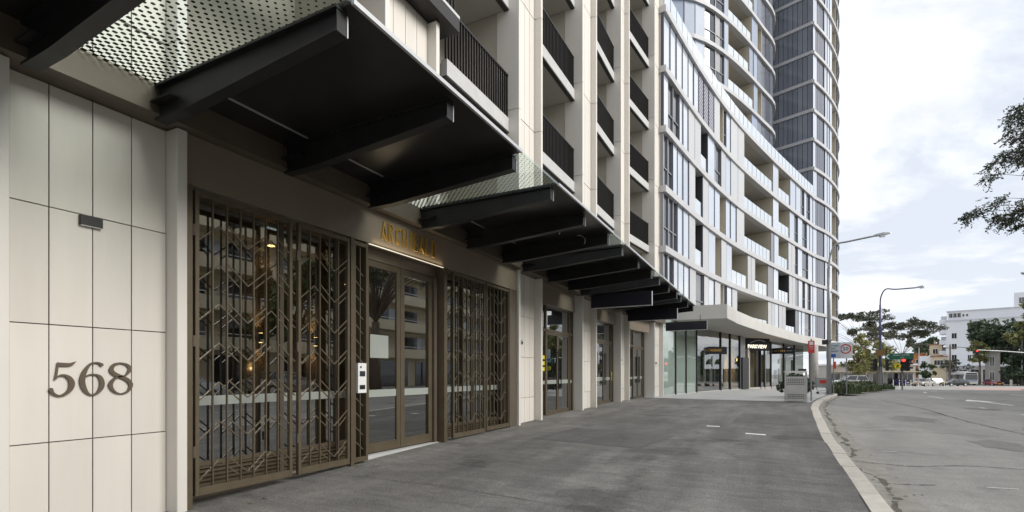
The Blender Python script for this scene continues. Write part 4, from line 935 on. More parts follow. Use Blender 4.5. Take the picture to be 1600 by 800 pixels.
# lamp posts with curved outreach arms
def lamp(x, y, label, top, reach, drop, dr, m, head_l=.75):
    z = pz(x, y); d = Vector((dr[0], dr[1], 0)).normalized(); L_ = thing('street_lamp', label, 'street lamp', (x, y, z), 'street lamps along the kerb')
    MB().tube([(x, y, z), (x, y, z + 1.9), (x, y, z + top * .6), (x, y, z + top - 1.2)], [.13, .11, .085, .07], 12).build('pole', m, L_, smooth=True)
    pts = [Vector((x, y, z + top - 1.2)), Vector((x, y, z + top - .5)) + d * .06, Vector((x, y, z + top + .1)) + d * reach * .16, Vector((x, y, z + top + drop * .55)) + d * reach * .45, Vector((x, y, z + top + drop)) + d * reach]
    MB().tube(cat_rom([tuple(p) for p in pts], 6), .05, 8).build('arm', m, L_, smooth=True)
    p = pts[-1]; s_ = Vector((-d.y, d.x, 0)); rr = []
    for q, w, h in ((0, .06, .05), (.15, .13, .08), (.45, .17, .1), (head_l, .1, .05), (head_l + .08, .03, .03)):
        c = p + d * q + Vector((0, 0, .12 * q)); rr.append([c + s_ * w + Vector((0, 0, -h * .4)), c + s_ * w * .6 + Vector((0, 0, h)), c - s_ * w * .6 + Vector((0, 0, h)), c - s_ * w + Vector((0, 0, -h * .4))])
    h = MB().loft(rr).build('lamp_head', 'galv', L_); c = p + d * .42 + Vector((0, 0, -.02))
    MB().box(c.x - .12, c.x + .12, c.y - .12, c.y + .12, c.z - .05, c.z + .03).build('lens', 'glass_bal', h)
    MB().box(x - .2, x + .2, y - .2, y + .2, z - .05, z + .04).build('base_plate', 'galv', L_)
    return L_
L1 = lamp(8.32, 33.3, 'grey street lamp with a long arm over the road, beside the trolley', 8.2, 2.1, .42, (1, .15), 'galv')
MB().box(7.98, 8.26, 33.1, 33.2, 3.1, 3.36).build('small_sign', 'black_obj', L1); MB().tube([(8.32, 33.3, 3.3), (8.32, 33.3, 3.38)], .16, 12).build('collar', 'galv', L1)
MB().box(8.52, 8.64, 33.1, 33.16, 1.75, 2.15).build('sticker_plate', 'red', L1)
L2 = lamp(13.6, 52.4, 'dark blue street lamp with traffic signals on it at the corner', 8.3, 2.45, .1, (1, .1), 'blue_pole', .6)
MB().tube([(13.6, 52.4, pz(13.6, 52.4)), (13.6, 52.4, 2.1)], .15, 12).build('sleeve', 'galv', L2); MB().box(13.28, 13.92, 52.15, 52.2, 3.0, 3.5).build('street_plate', 'brown', L2)
def signal(parent, x, y, z, face, lit=True, m='black_obj'):
    """three lamp signal head, lamps towards plan direction 'face'"""
    f = Vector((face[0], face[1], 0)).normalized(); s_ = Vector((-f.y, f.x, 0)); p = Vector((x, y, z)); c = []
    for dz in (0, 1.0):
        for a, q in ((-.2, .1), (.2, .1), (.2, -.12), (-.2, -.12)): c.append(p + s_ * a + f * q + Vector((0, 0, dz)))
    h = MB().hexa(c).build('signal_head', m, parent)
    for i, k in enumerate((.82, .5, .18)):
        q = p + f * .1 + Vector((0, 0, k)); MB().tube([q, q + f * .02], .12, 12).build('lens', 'lens_red' if (i == 0 and lit) else 'dark_int', h)
        mb = MB(); rr = []
        for w in (0, .18): rr.append([q + f * w + s_ * .14 * math.cos(a) + Vector((0, 0, .14 * math.sin(a))) for a in [math.pi * j / 6 for j in range(7)]])
        n_ = 7; mb.v = [tuple(v) for r in rr for v in r]; mb.f = [(j, j + 1, n_ + j + 1, n_ + j) for j in range(n_ - 1)]; mb.build('visor', m, h, fix=False)
    return h
signal(L2, 13.2, 52.2, 1.75, (-1, -.2), False); signal(L2, 14.05, 52.2, 1.75, (1, -.2), False)
# speed board and notice on two posts
v = (-.28, -1)
for x, y, lab in ((8.95, 34.6, 'n'), (9.75, 34.9, 's')): pass
s = board('speed_sign', 'white 50 speed limit sign with red ring, right of the grey lamp post', 'street sign', (9.27, 34.84, 2.83), (-.3, -1), .64, .92, 'sign_white', .03)
n_ = Vector((-.3, -1, 0)).normalized(); sx = Vector((0, 0, 1)).cross(n_); pc = Vector(s.location) + n_ * .006
mb = MB(); ring = []
for r in (.28, .215): ring.append([pc + sx * r * math.cos(a) + Vector((0, 0, .08 + r * math.sin(a))) for a in [math.pi * 2 * j / 24 for j in range(24)]])
mb.v = [tuple(p) for r in ring for p in r]; mb.f = [(j, (j + 1) % 24, 24 + (j + 1) % 24, 24 + j) for j in range(24)]; mb.build('ring', 'red', s, fix=False)
text('50', .29, 'black_obj', s, pc + Vector((0, 0, .08)), v and (-.3, -1)); post(MB(), 9.32, 34.9, pz(9.3, 35), 3.25, .035).build('post', 'galv', s)
s = board('notice_sign', 'pale blue grey traffic notice board beside the 50 sign', 'street sign', (8.66, 34.76, 2.83), (-.3, -1), .72, .92, 'sign_blue_grey', .03)
pc = Vector(s.location) + n_ * .006
for k, tx in enumerate(('LEFT LANE', 'MUST', 'TURN LEFT')): text(tx, .1, 'rail', s, pc + Vector((0, 0, .27 - k * .16)), (-.3, -1))
c = pc + sx * -.1 + Vector((0, 0, -.3)); MB().hexa([c + sx * a + Vector((0, 0, q)) + n_ * w for q in (-.09, .09) for a, w in ((-.22, 0), (.22, 0), (.22, .004), (-.22, .004))]).build('blue_patch', 'blue_sign', s)
post(MB(), 8.68, 34.83, pz(8.7, 34.8), 2.9, .03).build('post', 'galv', s)
# direction sign, crossing sign and signals at the corner
dsn = (-.35, -1)
s = board('direction_sign', 'green left pointing direction sign above the crossing signal', 'street sign', (14.12, 48.1, 2.82), dsn, 1.75, .46, 'green_sign', .05)
n_ = Vector((*dsn, 0)).normalized(); sx = Vector((0, 0, 1)).cross(n_); pc = Vector(s.location) + n_ * .006
tip = [pc + sx * a + Vector((0, 0, q)) for a, q in ((-.86, 0), (-.68, .19), (-.58, .19), (-.74, 0), (-.58, -.19), (-.68, -.19))]
MB().add([tuple(p) for p in tip] + [tuple(p + n_ * .004) for p in tip], [(0, 1, 2, 3), (0, 3, 4, 5), (6, 7, 8, 9), (6, 9, 10, 11)]).build('arrow', 'sign_white', s, fix=False)
text('Eastern Suburbs', .15, 'sign_white', s, pc + sx * .14 + Vector((0, 0, .1)), dsn); text('City', .13, 'sign_white', s, pc + sx * .2 + Vector((0, 0, -.1)), dsn)
s = thing('crossing_signal', 'signal post with a red light and round yellow pedestrian sign at the kerb end', 'traffic light', (14.38, 48.45, pz(14, 48)))
post(MB(), 14.38, 48.45, s.location.z, 3.1, .055).build('post', 'galv', s); signal(s, 14.45, 48.25, 1.72, (-.35, -1)); signal(s, 14.75, 48.5, 1.7, (1, -.3), False)
pc = Vector((14.05, 48.2, 2.08)); MB().tube([pc, pc + n_ * .03], .22, 20).build('round_plate', 'yellow', s)
mb = MB(); q = pc + n_ * .034
for a, b_ in (((0, .13), (0, .0)), ((0, .0), (-.08, -.13)), ((0, .0), (.08, -.13)), ((-.09, .04), (.09, .06))):
    mb.tube([q + sx * a[0] + Vector((0, 0, a[1])), q + sx * b_[0] + Vector((0, 0, b_[1]))], .022, 5)
mb.build('walking_symbol', 'black_obj', s)

# ------------------------------------------------------------------ plants
def leaves(mb, centre, rad, n, size, flat=1, rnd=random):
    cx_, cy_, cz = centre
    for _ in range(n):
        while True:
            p = Vector((rnd.uniform(-1, 1), rnd.uniform(-1, 1), rnd.uniform(-1, 1)))
            if p.length < 1 and rnd.random() < .25 + p.length: break
        q = Vector((cx_ + p.x * rad[0], cy_ + p.y * rad[1], cz + p.z * rad[2]))
        a = Vector((rnd.gauss(0, 1), rnd.gauss(0, 1), rnd.gauss(0, 1) * flat)).normalized(); b_ = a.orthogonal().normalized(); b_.rotate(Matrix.Rotation(rnd.uniform(0, 6.28), 3, a))
        s_ = size * rnd.uniform(.5, 1.2); c = a.cross(b_) * s_ * .5; b_ = b_ * s_
        mb.add([q - b_, q + c, q + b_, q - c], [(0, 1, 2, 3)])
def bush(x, y, rx, ry, h, n, label, m='leaf_grass', group='low bushes along the kerb'):
    t = thing('bush', label, 'bush', (x, y, pz(x, y)), group); z = pz(x, y); mb = MB()
    for _ in range(n):
        a = random.uniform(0, 6.283); r = random.random() ** .6; px_, py_ = x + math.cos(a) * r * rx, y + math.sin(a) * r * ry
        b_ = random.uniform(0, 6.283); L_ = h * random.uniform(.6, 1.15) * (1 - .45 * r); lean = random.uniform(.15, .7); d = Vector((math.cos(b_), math.sin(b_), 0)); w = Vector((-d.y, d.x, 0)) * .022
        p0 = Vector((px_, py_, z)); p1 = p0 + d * L_ * lean * .35 + Vector((0, 0, L_ * .75)); p2 = p0 + d * L_ * lean + Vector((0, 0, L_ * (1.05 - lean * .5)))
        mb.add([p0 - w, p0 + w, p1 + w, p1 - w, p2], [(0, 1, 2, 3), (3, 2, 4)])
    mb.build('foliage', m, t, fix=False)
    mb = MB(); [mb.tube([(x + random.uniform(-.3, .3) * rx, y + random.uniform(-.3, .3) * ry, z), (x + random.uniform(-.4, .4) * rx, y + random.uniform(-.4, .4) * ry, z + h * .6)], .02, 5) for _ in range(4)]; mb.build('stems', 'bark', t, kind='stuff')
bush(9.35, 36.6, .85, 1.7, .95, 1700, 'dark strappy bush just right of the grey lamp post'); bush(10.3, 40.2, .8, 1.8, .85, 1300, 'dark strappy bush under the 50 sign')
bush(11.6, 46, 1.0, 2.2, .95, 1500, 'spreading bush left of the dark blue lamp post'); bush(12.4, 49.6, .9, 1.8, .85, 1100, 'low bush touching the dark blue lamp post'); bush(14.2, 54.5, .7, 2.0, .6, 900, 'thin grassy bush at the kerb corner'); bush(14.5, 57.5, .5, 1.5, .5, 500, 'last small grassy tuft before the corner')
for i, (x, y) in enumerate(((6.6, 27.2), (6.85, 29.4), (6.3, 29.0))):
    t = thing('planter_shrub', ['glossy dark shrub right behind the bin', 'glossy dark shrub behind the trolley', 'glossy dark shrub nearest the shop windows'][i], 'shrub', (x, y, pz(x, y)), 'shrubs behind the bin'); mb = MB()
    for k in range(5): leaves(mb, (x + random.uniform(-.25, .25), y + random.uniform(-.3, .3), pz(x, y) + .35 + .13 * k), (.4, .45, .28), 120, .11)
    mb.build('foliage', 'leaf_dark', t, fix=False); MB().tube([(x, y, pz(x, y)), (x + .05, y, pz(x, y) + .7)], .03, 6).build('stem', 'bark', t)
def tree(label, x, y, z, h, trunk_r, clumps, m, n, size, bark='bark', trunk_h=.45, group='trees beyond the junction', lean=0, limb_r=1.0, flat=1, off=(0, 0)):
    """clumps: (dx, dy, dz, rx, ry, rz) in units of metres from the base"""
    t = thing('tree', label, 'tree', (x, y, z), group); top = Vector((x + lean, y, z + h * trunk_h))
    MB().tube([(x, y, z - .2), (x + lean * .2, y, z + h * trunk_h * .4), top], [trunk_r * 1.3, trunk_r, trunk_r * .75], 9).build('trunk', bark, t, smooth=True)
    mb = MB(); lm = MB()
    for c in clumps:
        c = (c[0] + off[0], c[1] + off[1], *c[2:])
        p = Vector((x + c[0], y + c[1], z + c[2])); mid = top.lerp(p, .5) + Vector((random.uniform(-.3, .3), random.uniform(-.3, .3), random.uniform(0, .5)))
        lm.tube([top, mid, p], [trunk_r * .5 * limb_r, trunk_r * .28 * limb_r, trunk_r * .1 * limb_r], 6)
        k = max(1, n // len(clumps))
        sub = 7
        for _ in range(sub):
            while True:
                o = Vector((random.uniform(-1, 1), random.uniform(-1, 1), random.uniform(-1, 1)))
                if o.length < 1: break
            leaves(mb, (p.x + o.x * c[3] * .75, p.y + o.y * c[4] * .75, p.z + o.z * c[5] * .75), (c[3] * .42, c[4] * .42, c[5] * .42), k // sub, size, flat)
    lm.build('limbs', bark, t); mb.build('crown', m, t, fix=False)
    return t
rnd = random.Random(3)
def ell(n, rx, ry, rz, zc, cr, seed):
    q = random.Random(seed); o = []
    while len(o) < n:
        p = Vector((q.uniform(-1, 1), q.uniform(-1, 1), q.uniform(-.8, 1)))
        if .35 < p.length < 1: s_ = q.uniform(.7, 1.3) * cr; o.append((p.x * rx, p.y * ry, zc + p.z * rz, s_, s_, s_ * .8))
    return o
# beyond the junction
tree('large dark green fig tree standing right of the white building', 57.6, 164, -.95, 18.5, .7, ell(30, 8.6, 6, 5.6, 11.2, 2.7, 1), 'leaf_fig', 13000, .5, trunk_h=.3, off=(-1.6, 0))
tree('olive yellow tree rising at the far right behind the dark fig', 56.0, 150.5, -.95, 18, .35, ell(22, 3.4, 3.2, 4.6, 13.6, 1.7, 2), 'leaf_olive', 5500, .5, trunk_h=.4)
tree('second dark green tree at the right edge over the bollards', 58.5, 150, -.95, 13, .5, ell(14, 5, 5, 4.5, 7, 2.3, 12), 'leaf_fig', 5000, .5, trunk_h=.3)
gum = lambda seed, w, h0, h1, n: [(q.uniform(-w, w), q.uniform(-w, w) * .6, q.uniform(h0, h1), q.uniform(1.3, 2.6), q.uniform(1.2, 2.2), q.uniform(.6, 1.1)) for q in [random.Random(seed)] for _ in range(n)]
tree('tall open gum tree with flat leaf clumps behind the speed sign', 20.2, 110, -.4, 15, .3, gum(5, 6.5, 8.8, 14, 20), 'leaf_gum', 5200, .3, 'bark', .42, limb_r=.3, flat=2)
tree('tall open gum tree above the green direction sign', 28.5, 126, -.7, 14, .3, gum(6, 6, 8, 12.5, 17), 'leaf_gum', 4600, .3, 'bark', .42, limb_r=.3, flat=2)
tree('pale yellow green tree just right of the speed sign', 17.0, 92, -.1, 9, .2, ell(15, 2.6, 2.6, 2.8, 4.2, 1.2, 7), 'leaf_yellow', 3400, .24, trunk_h=.35)
tree('pale yellow green tree left of the dark blue lamp post', 20.3, 98, -.3, 9.5, .2, ell(15, 2.8, 2.6, 2.8, 4.4, 1.2, 8), 'leaf_yellow', 3400, .24, trunk_h=.35)
tree('round dark tree beyond the cream house', 52.5, 222, -.95, 15.5, .5, ell(12, 4.6, 4, 4, 12.5, 2, 9), 'leaf_fig', 2600, .6)
tree('bare grey shrubby tree in front of the white building', 45.5, 166, -.95, 7, .2, ell(10, 4.2, 2, 1.8, 4.5, 1.2, 10), 'leaf_gum', 900, .3, 'bark_pale', .35)
tree('mid green leafy tree left of the bare shrubby tree', 40.0, 163, -.95, 6, .2, ell(9, 2.2, 2, 1.8, 3.2, 1.2, 11), 'leaf_mid', 1500, .35)
tree('bright green tree beside the grey stone house', 49.2, 158, -.95, 11, .25, ell(9, 2.0, 2, 3, 7.5, 1.2, 13), 'leaf_olive', 1600, .35)
tree('low dark tree at the far kerb behind the bollards', 54.5, 151.5, -.95, 8, .3, ell(16, 3.6, 2.6, 2.8, 3.4, 1.7, 41), 'leaf_fig', 4200, .4, trunk_h=.3)
tree('mid green tree filling the far right edge by the pale lamp pole', 60.5, 150, -.95, 9, .3, ell(16, 3.6, 2.6, 3.4, 4.2, 1.8, 42), 'leaf_mid', 4200, .4, trunk_h=.3)
# near street tree, crown reaching into view from the right
nc = [(-4.97, -0.77, 11.63, 0.6, 0.6, 0.51), (-4.83, -0.7, 10.73, 0.62, 0.62, 0.53), (-5.11, -0.84, 10.09, 0.45, 0.45, 0.38), (-4.74, -0.66, 9.83, 0.5, 0.5, 0.42), (-5.68, -1.13, 9.65, 0.3, 0.3, 0.26), (-5.9, -1.25, 9.14, 0.3, 0.3, 0.26), (-6.66, -1.63, 7.53, 0.34, 0.34, 0.29), (-6.34, -1.47, 7.78, 0.26, 0.26, 0.22), (-5.61, -1.1, 8.17, 0.36, 0.36, 0.31), (-5.56, -1.07, 7.53, 0.42, 0.42, 0.36), (-4.97, -0.77, 7.66, 0.42, 0.42, 0.36), (-4.69, -0.63, 7.91, 0.45, 0.45, 0.38), (-4.69, -0.63, 7.27, 0.4, 0.4, 0.34), (-5.2, -0.89, 7.4, 0.34, 0.34, 0.29), (-4.56, -0.56, 11.37, 0.7, 0.7, 0.59), (-4.42, -0.49, 10.35, 0.7, 0.7, 0.59), (-4.6, -0.59, 12.01, 0.45, 0.45, 0.38)]
nc += [(q.uniform(-3.4, 4), q.uniform(-3.5, 3.5), q.uniform(7.6, 14), 1.0, 1.0, .9) for q in [random.Random(21)] for _ in range(34)]
def sprig_tree(label, x, y, z, clumps, m):
    t = thing('tree', label, 'tree', (x, y, z), 'street trees on the far side'); q = random.Random(8); top = Vector((x, y, z + 5.0)); mb = MB(); lm = MB()
    MB().tube([(x, y, z - .2), (x + .15, y, z + 2.5), top], [.46, .34, .27], 10).build('trunk', 'bark', t, smooth=True)
    for c in clumps:
        p = Vector((x + c[0], y + c[1], z + c[2])); d = p - top
        pts = [top, top + d * .35 + Vector((q.uniform(-.4, .4), q.uniform(-.4, .4), d.length * .16)), top + d * .72 + Vector((q.uniform(-.3, .3), q.uniform(-.3, .3), d.length * .13)), p + Vector((0, 0, .12))]
        lm.tube(cat_rom([tuple(v) for v in pts], 4), [.10, .08, .06, .05, .04, .03, .023, .018, .014, .011, .008, .006, .004], 5)
        for _ in range(int(25 * (c[3] / .45) ** 1.6) + 8):
            o = Vector((q.gauss(0, .5), q.gauss(0, .5), q.gauss(0, .45))); a = p + Vector((o.x * c[3] * .62, o.y * c[4] * .62, o.z * c[5] * .62)); h = Vector((q.gauss(0, 1) - .35, q.gauss(0, 1), q.gauss(0, .5) - .15)).normalized(); L_ = q.uniform(.22, .5)
            pr = [a, a + h * L_ * .5 + Vector((0, 0, .01)), a + h * L_ + Vector((0, 0, -L_ * .35))]; lm.tube(pr, [.006, .004, .002], 3, False)
            for k in range(11):
                u = .15 + k / 12; b0 = a + h * L_ * u + Vector((0, 0, -L_ * .35 * u * u)); dr = (h * .6 + Vector((q.gauss(0, .7), q.gauss(0, .7), q.gauss(-.25, .5)))).normalized(); w = dr.orthogonal().normalized() * q.uniform(.018, .03); ln = q.uniform(.08, .15)
                w.rotate(Matrix.Rotation(q.uniform(0, 6.28), 3, dr)); mb.add([b0, b0 + dr * ln * .5 + w, b0 + dr * ln, b0 + dr * ln * .5 - w], [(0, 1, 2, 3)])
    lm.build('limbs', 'bark', t); mb.build('crown', m, t, fix=False); return t
sprig_tree('street tree with fine dark leaves hanging in at the upper right', 19.2, 28.2, rz(19, 28), nc, 'leaf_dark')

# ================================================================== vehicles (built along +x, then turned and moved)
def at_origin(name, label, cat, group=None): return thing(name, label, cat, (0, 0, 0), group)
def car(label, x, y, z, head, paint, kind='sedan', group='cars at the junction'):
    t = at_origin('car', label, 'car', group); W2 = .9; L_ = 4.5
    if kind == 'suv': prof = [(-2.25, .5, .95), (-2.2, .34, 1.02), (-1.2, .3, 1.04), (.9, .3, 1.03), (1.6, .3, .98), (2.1, .34, .86), (2.25, .42, .72)]; cab = (-2.1, -1.9, .35, 1.15); roof = 1.66
    else: prof = [(-2.25, .5, .86), (-2.2, .32, .96), (-1.3, .26, .98), (.9, .26, .94), (1.6, .26, .88), (2.1, .3, .74), (2.25, .4, .62)]; cab = (-1.75, -1.05, .25, 1.1); roof = 1.43
    rr = []
    for px_, zb, zt_ in prof:
        w = W2 * (1 - .1 * (abs(px_) / 2.25) ** 4); m_ = (zb + zt_) / 2
        rr.append([(px_, -w * .92, zb), (px_, -w, m_), (px_, -w * .95, zt_ - .05), (px_, -w * .8, zt_), (px_, w * .8, zt_), (px_, w * .95, zt_ - .05), (px_, w, m_), (px_, w * .92, zb)])
    MB().loft(rr).build('body', paint, t, smooth=False)
    a, b, c, d = cab; belt = .94 if kind != 'suv' else 1.0
    lo_, hi = [(a, -.78, belt), (d, -.78, belt - .02), (d, .78, belt - .02), (a, .78, belt)], [(b, -.6, roof - .05), (c, -.6, roof - .05), (c, .6, roof - .05), (b, .6, roof - .05)]
    MB().hexa(lo_ + hi).build('windows', 'car_glass', t)
    r = MB(); r.hexa([(b - .03, -.62, roof - .055), (c + .03, -.62, roof - .055), (c + .03, .62, roof - .055), (b - .03, .62, roof - .055), (b + .12, -.5, roof), (c - .15, -.5, roof), (c - .15, .5, roof), (b + .12, .5, roof)]); r.build('roof', paint, t)
    p = MB()
    for s_ in (-1, 1):
        for q0, q1 in ((a, b), (d, c), ((a + d) / 2 - .05, (b + c) / 2)): p.tube([(q0, s_ * .785, belt), (q1, s_ * .61, roof - .04)], .035, 5)
    p.build('pillars', paint, t, kind='stuff')
    for wx in (-1.35, 1.38):
        for s_ in (-1, 1):
            wh = MB().tube([(wx, s_ * .74, .32), (wx, s_ * .915, .32)], .32, 16).build('wheel', 'rubber', t); MB().tube([(wx, s_ * .9, .32), (wx, s_ * .925, .32)], .2, 10).build('rim', 'alu', wh)
    for s_ in (-1, 1):
        MB().box(2.1, 2.235, s_ * .62 - .17, s_ * .62 + .17, .6, .72).build('headlight', 'white_obj', t); MB().box(-2.262, -2.15, s_ * .62 - .18, s_ * .62 + .18, .7, .83).build('tail_light', 'red', t)
        MB().box(.75, .9, s_ * .96 - .09, s_ * .96 + .09, .95, 1.07).build('mirror', paint, t)
    MB().box(2.2, 2.262, -.26, .26, .42, .53).build('number_plate', 'yellow', t); MB().box(2.18, 2.25, -.45, .45, .56, .68).build('grille', 'black_obj', t)
    t.location = (x, y, z); t.rotation_euler = (0, 0, R(head)); return t
RZ = lambda x, y: rz(x, y)
car('small dark blue car waiting behind the crossing signal post', 28.4, 125.5, RZ(0, 125.5), -60, 'car_blue')
car('silver beige sedan crossing the junction, left of the white cars', 30.7, 119.7, RZ(0, 119.7), 232, 'car_silver')
car('black sedan with its red tail lights towards the bus', 37.4, 129, RZ(0, 129), 207, 'car_black')
car('white estate car half hidden behind the black sedan', 36.0, 139, RZ(0, 139), 215, 'car_white', 'suv'); car('white van-like car behind the silver sedan', 34.0, 143, RZ(0, 143), 290, 'car_white', 'suv')
car('dark red car to the right of the bus', 48.8, 148.5, RZ(0, 148), -78, 'car_red')
car('white wagon on the side street, partly hidden by the bushes', 15.6, 89, RZ(0, 89), 200, 'car_white', 'suv')
for i, (yy, c) in enumerate(((-2.5, 'car_white'), (3.4, 'car_silver'), (9.2, 'car_black'), (15.0, 'car_white'), (21.3, 'car_silver'))):
    car('%s car parked on the far side of the road, %s' % ({'car_white': 'white', 'car_silver': 'silver', 'car_black': 'black'}[c], ['first of the parked row', 'second of the parked row', 'middle of the parked row', 'fourth of the parked row', 'last of the parked row'][i]), 20.2, yy, rz(20, yy), 90, c, 'suv' if i % 2 else 'sedan', 'parked cars mirrored in the lobby glass')
bus = at_origin('bus', 'white and blue city bus facing the junction behind the cars', 'bus')
MB().loft([[(x, -1.22 * w, .35), (x, -1.25 * w, 1.6), (x, -1.2 * w, 2.85), (x, -.95 * w, 3.05), (x, .95 * w, 3.05), (x, 1.2 * w, 2.85), (x, 1.25 * w, 1.6), (x, 1.22 * w, .35)] for x, w in ((-11.4, .95), (-11.2, 1), (.35, 1), (.6, .93))]).build('body', 'car_white', bus)
MB().hexa([(.56, -1.08, 1.25), (.625, -1.08, 1.25), (.625, 1.08, 1.25), (.56, 1.08, 1.25), (.5, -1.05, 2.5), (.615, -1.05, 2.5), (.615, 1.05, 2.5), (.5, 1.05, 2.5)]).build('windscreen', 'car_glass', bus)
MB().box(.5, .628, -.95, .95, 2.56, 2.84).build('destination_display', 'black_obj', bus); MB().box(.5, .63, -1.0, 1.0, .95, 1.12).build('bumper_band', 'blue_sign', bus); MB().box(.55, .64, -.3, .3, .55, .7).build('number_plate', 'yellow', bus)
for s_ in (-1, 1):
    for k in range(7): MB().box(-10.8 + k * 1.5, -9.45 + k * 1.5, s_ * 1.24 - .02, s_ * 1.24 + .02, 1.35, 2.5).build('side_window', 'car_glass', bus)
    MB().box(.45, .635, s_ * .85 - .18, s_ * .85 + .18, .6, .8).build('headlight', 'white_obj', bus)
    MB().box(-5.0, -4.3, s_ * 1.26 - .01, s_ * 1.26 + .01, .8, 1.3).build('side_advert', 'orange_wall', bus)
    MB().tube([(.5, s_ * 1.2, 2.6), (.85, s_ * 1.4, 2.5), (.85, s_ * 1.42, 2.05)], .04, 6).build('mirror', 'black_obj', bus)
    for wx in (-2.0, -8.6): MB().tube([(wx, s_ * .95, .48), (wx, s_ * 1.26, .48)], .48, 16).build('wheel', 'rubber', bus)
MB().box(-8, -5, -.8, .8, 3.05, 3.25).build('roof_unit', 'white_obj', bus)
bus.location = (45.9, 151.8, RZ(0, 152)); bus.rotation_euler = (0, 0, R(-92))

# ================================================================== beyond the junction
class Frame:                                   # plan frame with origin p, u along (ux, uy), v to its left
    def __init__(s, p, u): s.p = p; q = math.hypot(*u); s.u = (u[0] / q, u[1] / q)
    def pt(s, u, v, z): return (s.p[0] + s.u[0] * u - s.u[1] * v, s.p[1] + s.u[1] * u + s.u[0] * v, z)
    def box(s, u0, u1, v0, v1, z0, z1, mb=None): return (mb or MB()).hexa([s.pt(*q) for q in ((u0, v0, z0), (u1, v0, z0), (u1, v1, z0), (u0, v1, z0), (u0, v0, z1), (u1, v0, z1), (u1, v1, z1), (u0, v1, z1))])
    def window(s, u0, u1, z0, z1, parent, fm='white_obj', v=0, n=2):
        f = MB(); t = .09
        s.box(u0 - t, u0, v - .08, v + .1, z0 - t, z1 + t, f); s.box(u1, u1 + t, v - .08, v + .1, z0 - t, z1 + t, f); s.box(u0, u1, v - .08, v + .1, z1, z1 + t, f); s.box(u0, u1, v - .1, v + .1, z0 - t, z0, f)
        for k in range(1, n): q = u0 + (u1 - u0) * k / n; s.box(q - .03, q + .03, v - .06, v + .05, z0, z1, f)
        w = f.build('window', fm, parent); s.box(u0, u1, v - .03, v + .02, z0, z1).build('pane', 'dark_glass', w)
wb = thing('white_apartments', 'plain white apartment building with small dark windows beyond the junction', 'building', (50.8, 191, -.95))
F = Frame((50.82, 191.3), (.95, -.31))
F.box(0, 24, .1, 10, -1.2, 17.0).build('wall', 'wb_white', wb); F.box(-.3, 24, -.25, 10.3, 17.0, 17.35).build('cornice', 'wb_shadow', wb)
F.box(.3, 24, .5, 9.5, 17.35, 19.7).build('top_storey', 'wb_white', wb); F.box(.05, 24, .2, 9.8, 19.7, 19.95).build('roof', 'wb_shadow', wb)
F.box(14.2, 19, 2.5, 9, 19.95, 24).build('roof_house', 'wb_white', wb); F.window(15.2, 16.2, 21, 22.6, wb, v=2.5)
for u in (.7, 1.6, 2.5): F.window(u, u + .72, 18.0, 19.2, wb, v=.5)
F.window(3.6, 4.0, 18.2, 18.8, wb, v=.5, n=1); F.window(4.4, 4.8, 18.2, 18.8, wb, v=.5, n=1); F.window(4.75, 5.5, 14.5, 15.9, wb, v=.1)
for z in (11.9, 8.8, 5.6):
    F.window(1.3, 2.35, z, z + 1.5, wb, v=.1); F.window(8.2, 9.2, z, z + 1.5, wb, v=.1); F.window(11.8, 12.8, z, z + 1.5, wb, v=.1); F.window(15.5, 16.5, z, z + 1.5, wb, v=.1)
    if z < 8: F.window(4.8, 5.5, z, z + 1.4, wb, v=.1)
for k in range(6):
    z = 1.2 + k * 3.05; F.box(-1.6, -.02, .8, 6.4, z - .12, z + .12).build('balcony', 'wb_white', wb); F.box(-1.6, -1.5, .8, 6.4, z + .123, z + 1.1).build('parapet', 'wb_white', wb); F.box(-1.5, -.02, .8, .9, z + .123, z + 1.1).build('parapet', 'wb_white', wb); F.box(-1.4, -.05, 3.2, 3.3, z + .2, z + 2.3).build('balcony_door', 'wb_shadow', wb)
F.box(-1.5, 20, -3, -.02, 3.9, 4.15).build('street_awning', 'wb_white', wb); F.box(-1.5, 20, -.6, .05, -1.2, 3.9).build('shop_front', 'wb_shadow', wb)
for u in (.5, 3, 5.5, 8, 11, 14): F.window(u, u + 1.6, -.4, 2.8, wb, v=-.6)
oh = thing('corner_shop', 'orange rendered building with grey awnings behind the direction sign', 'building', (41.5, 196, -.95)); F = Frame((42.2, 196.5), (.965, -.26))
F.box(0, 4.4, 0, 10, -1.2, 7.6).build('wall', 'orange_wall', oh); F.box(-.3, 4.7, -.2, 10.2, 7.6, 8.0).build('parapet', 'roof_tile', oh)
for u in (.5, 2.6): F.window(u, u + 1.1, 4.2, 6, oh)
F.box(-7, 4.5, -3, -.02, 2.6, 2.8).build('awning', 'wb_white', oh); F.box(-9, -.02, .3, 8, -1.2, 6.4).build('side_wall', 'stone_wall', oh); F.window(-7, -5.4, 3.6, 5.4, oh, v=.3); F.window(-4, -2.4, 3.6, 5.4, oh, v=.3)
ch = thing('cream_house', 'cream rendered house with a bay window left of the white building', 'building', (47, 196, -.95)); F = Frame((44.6, 192.5), (.965, -.26))
F.box(0, 3.0, 0, 9, -1.2, 6.9).build('wall', 'wb_white', ch); F.box(3.01, 6.4, -.8, 9, -1.2, 6.6).build('wall', 'cream_wall', ch); F.box(2.5, 5.4, 2, 9, 6.9, 10.2).build('wall', 'cream_wall', ch)
F.box(2.3, 5.6, 1.8, 9.2, 10.2, 10.5).build('roof', 'roof_tile', ch); F.box(2.8, 6.7, -1.0, 9.2, 6.61, 6.9).build('roof', 'roof_tile', ch); F.box(3.4, 3.8, 4, 4.5, 10.5, 11.6).build('chimney', 'cream_wall', ch)
F.window(3.7, 5.7, 4.2, 5.6, ch, v=-.8, n=3); F.window(.8, 1.7, 3.8, 5.4, ch); F.window(3.3, 4.4, 7.6, 9, ch, v=2)
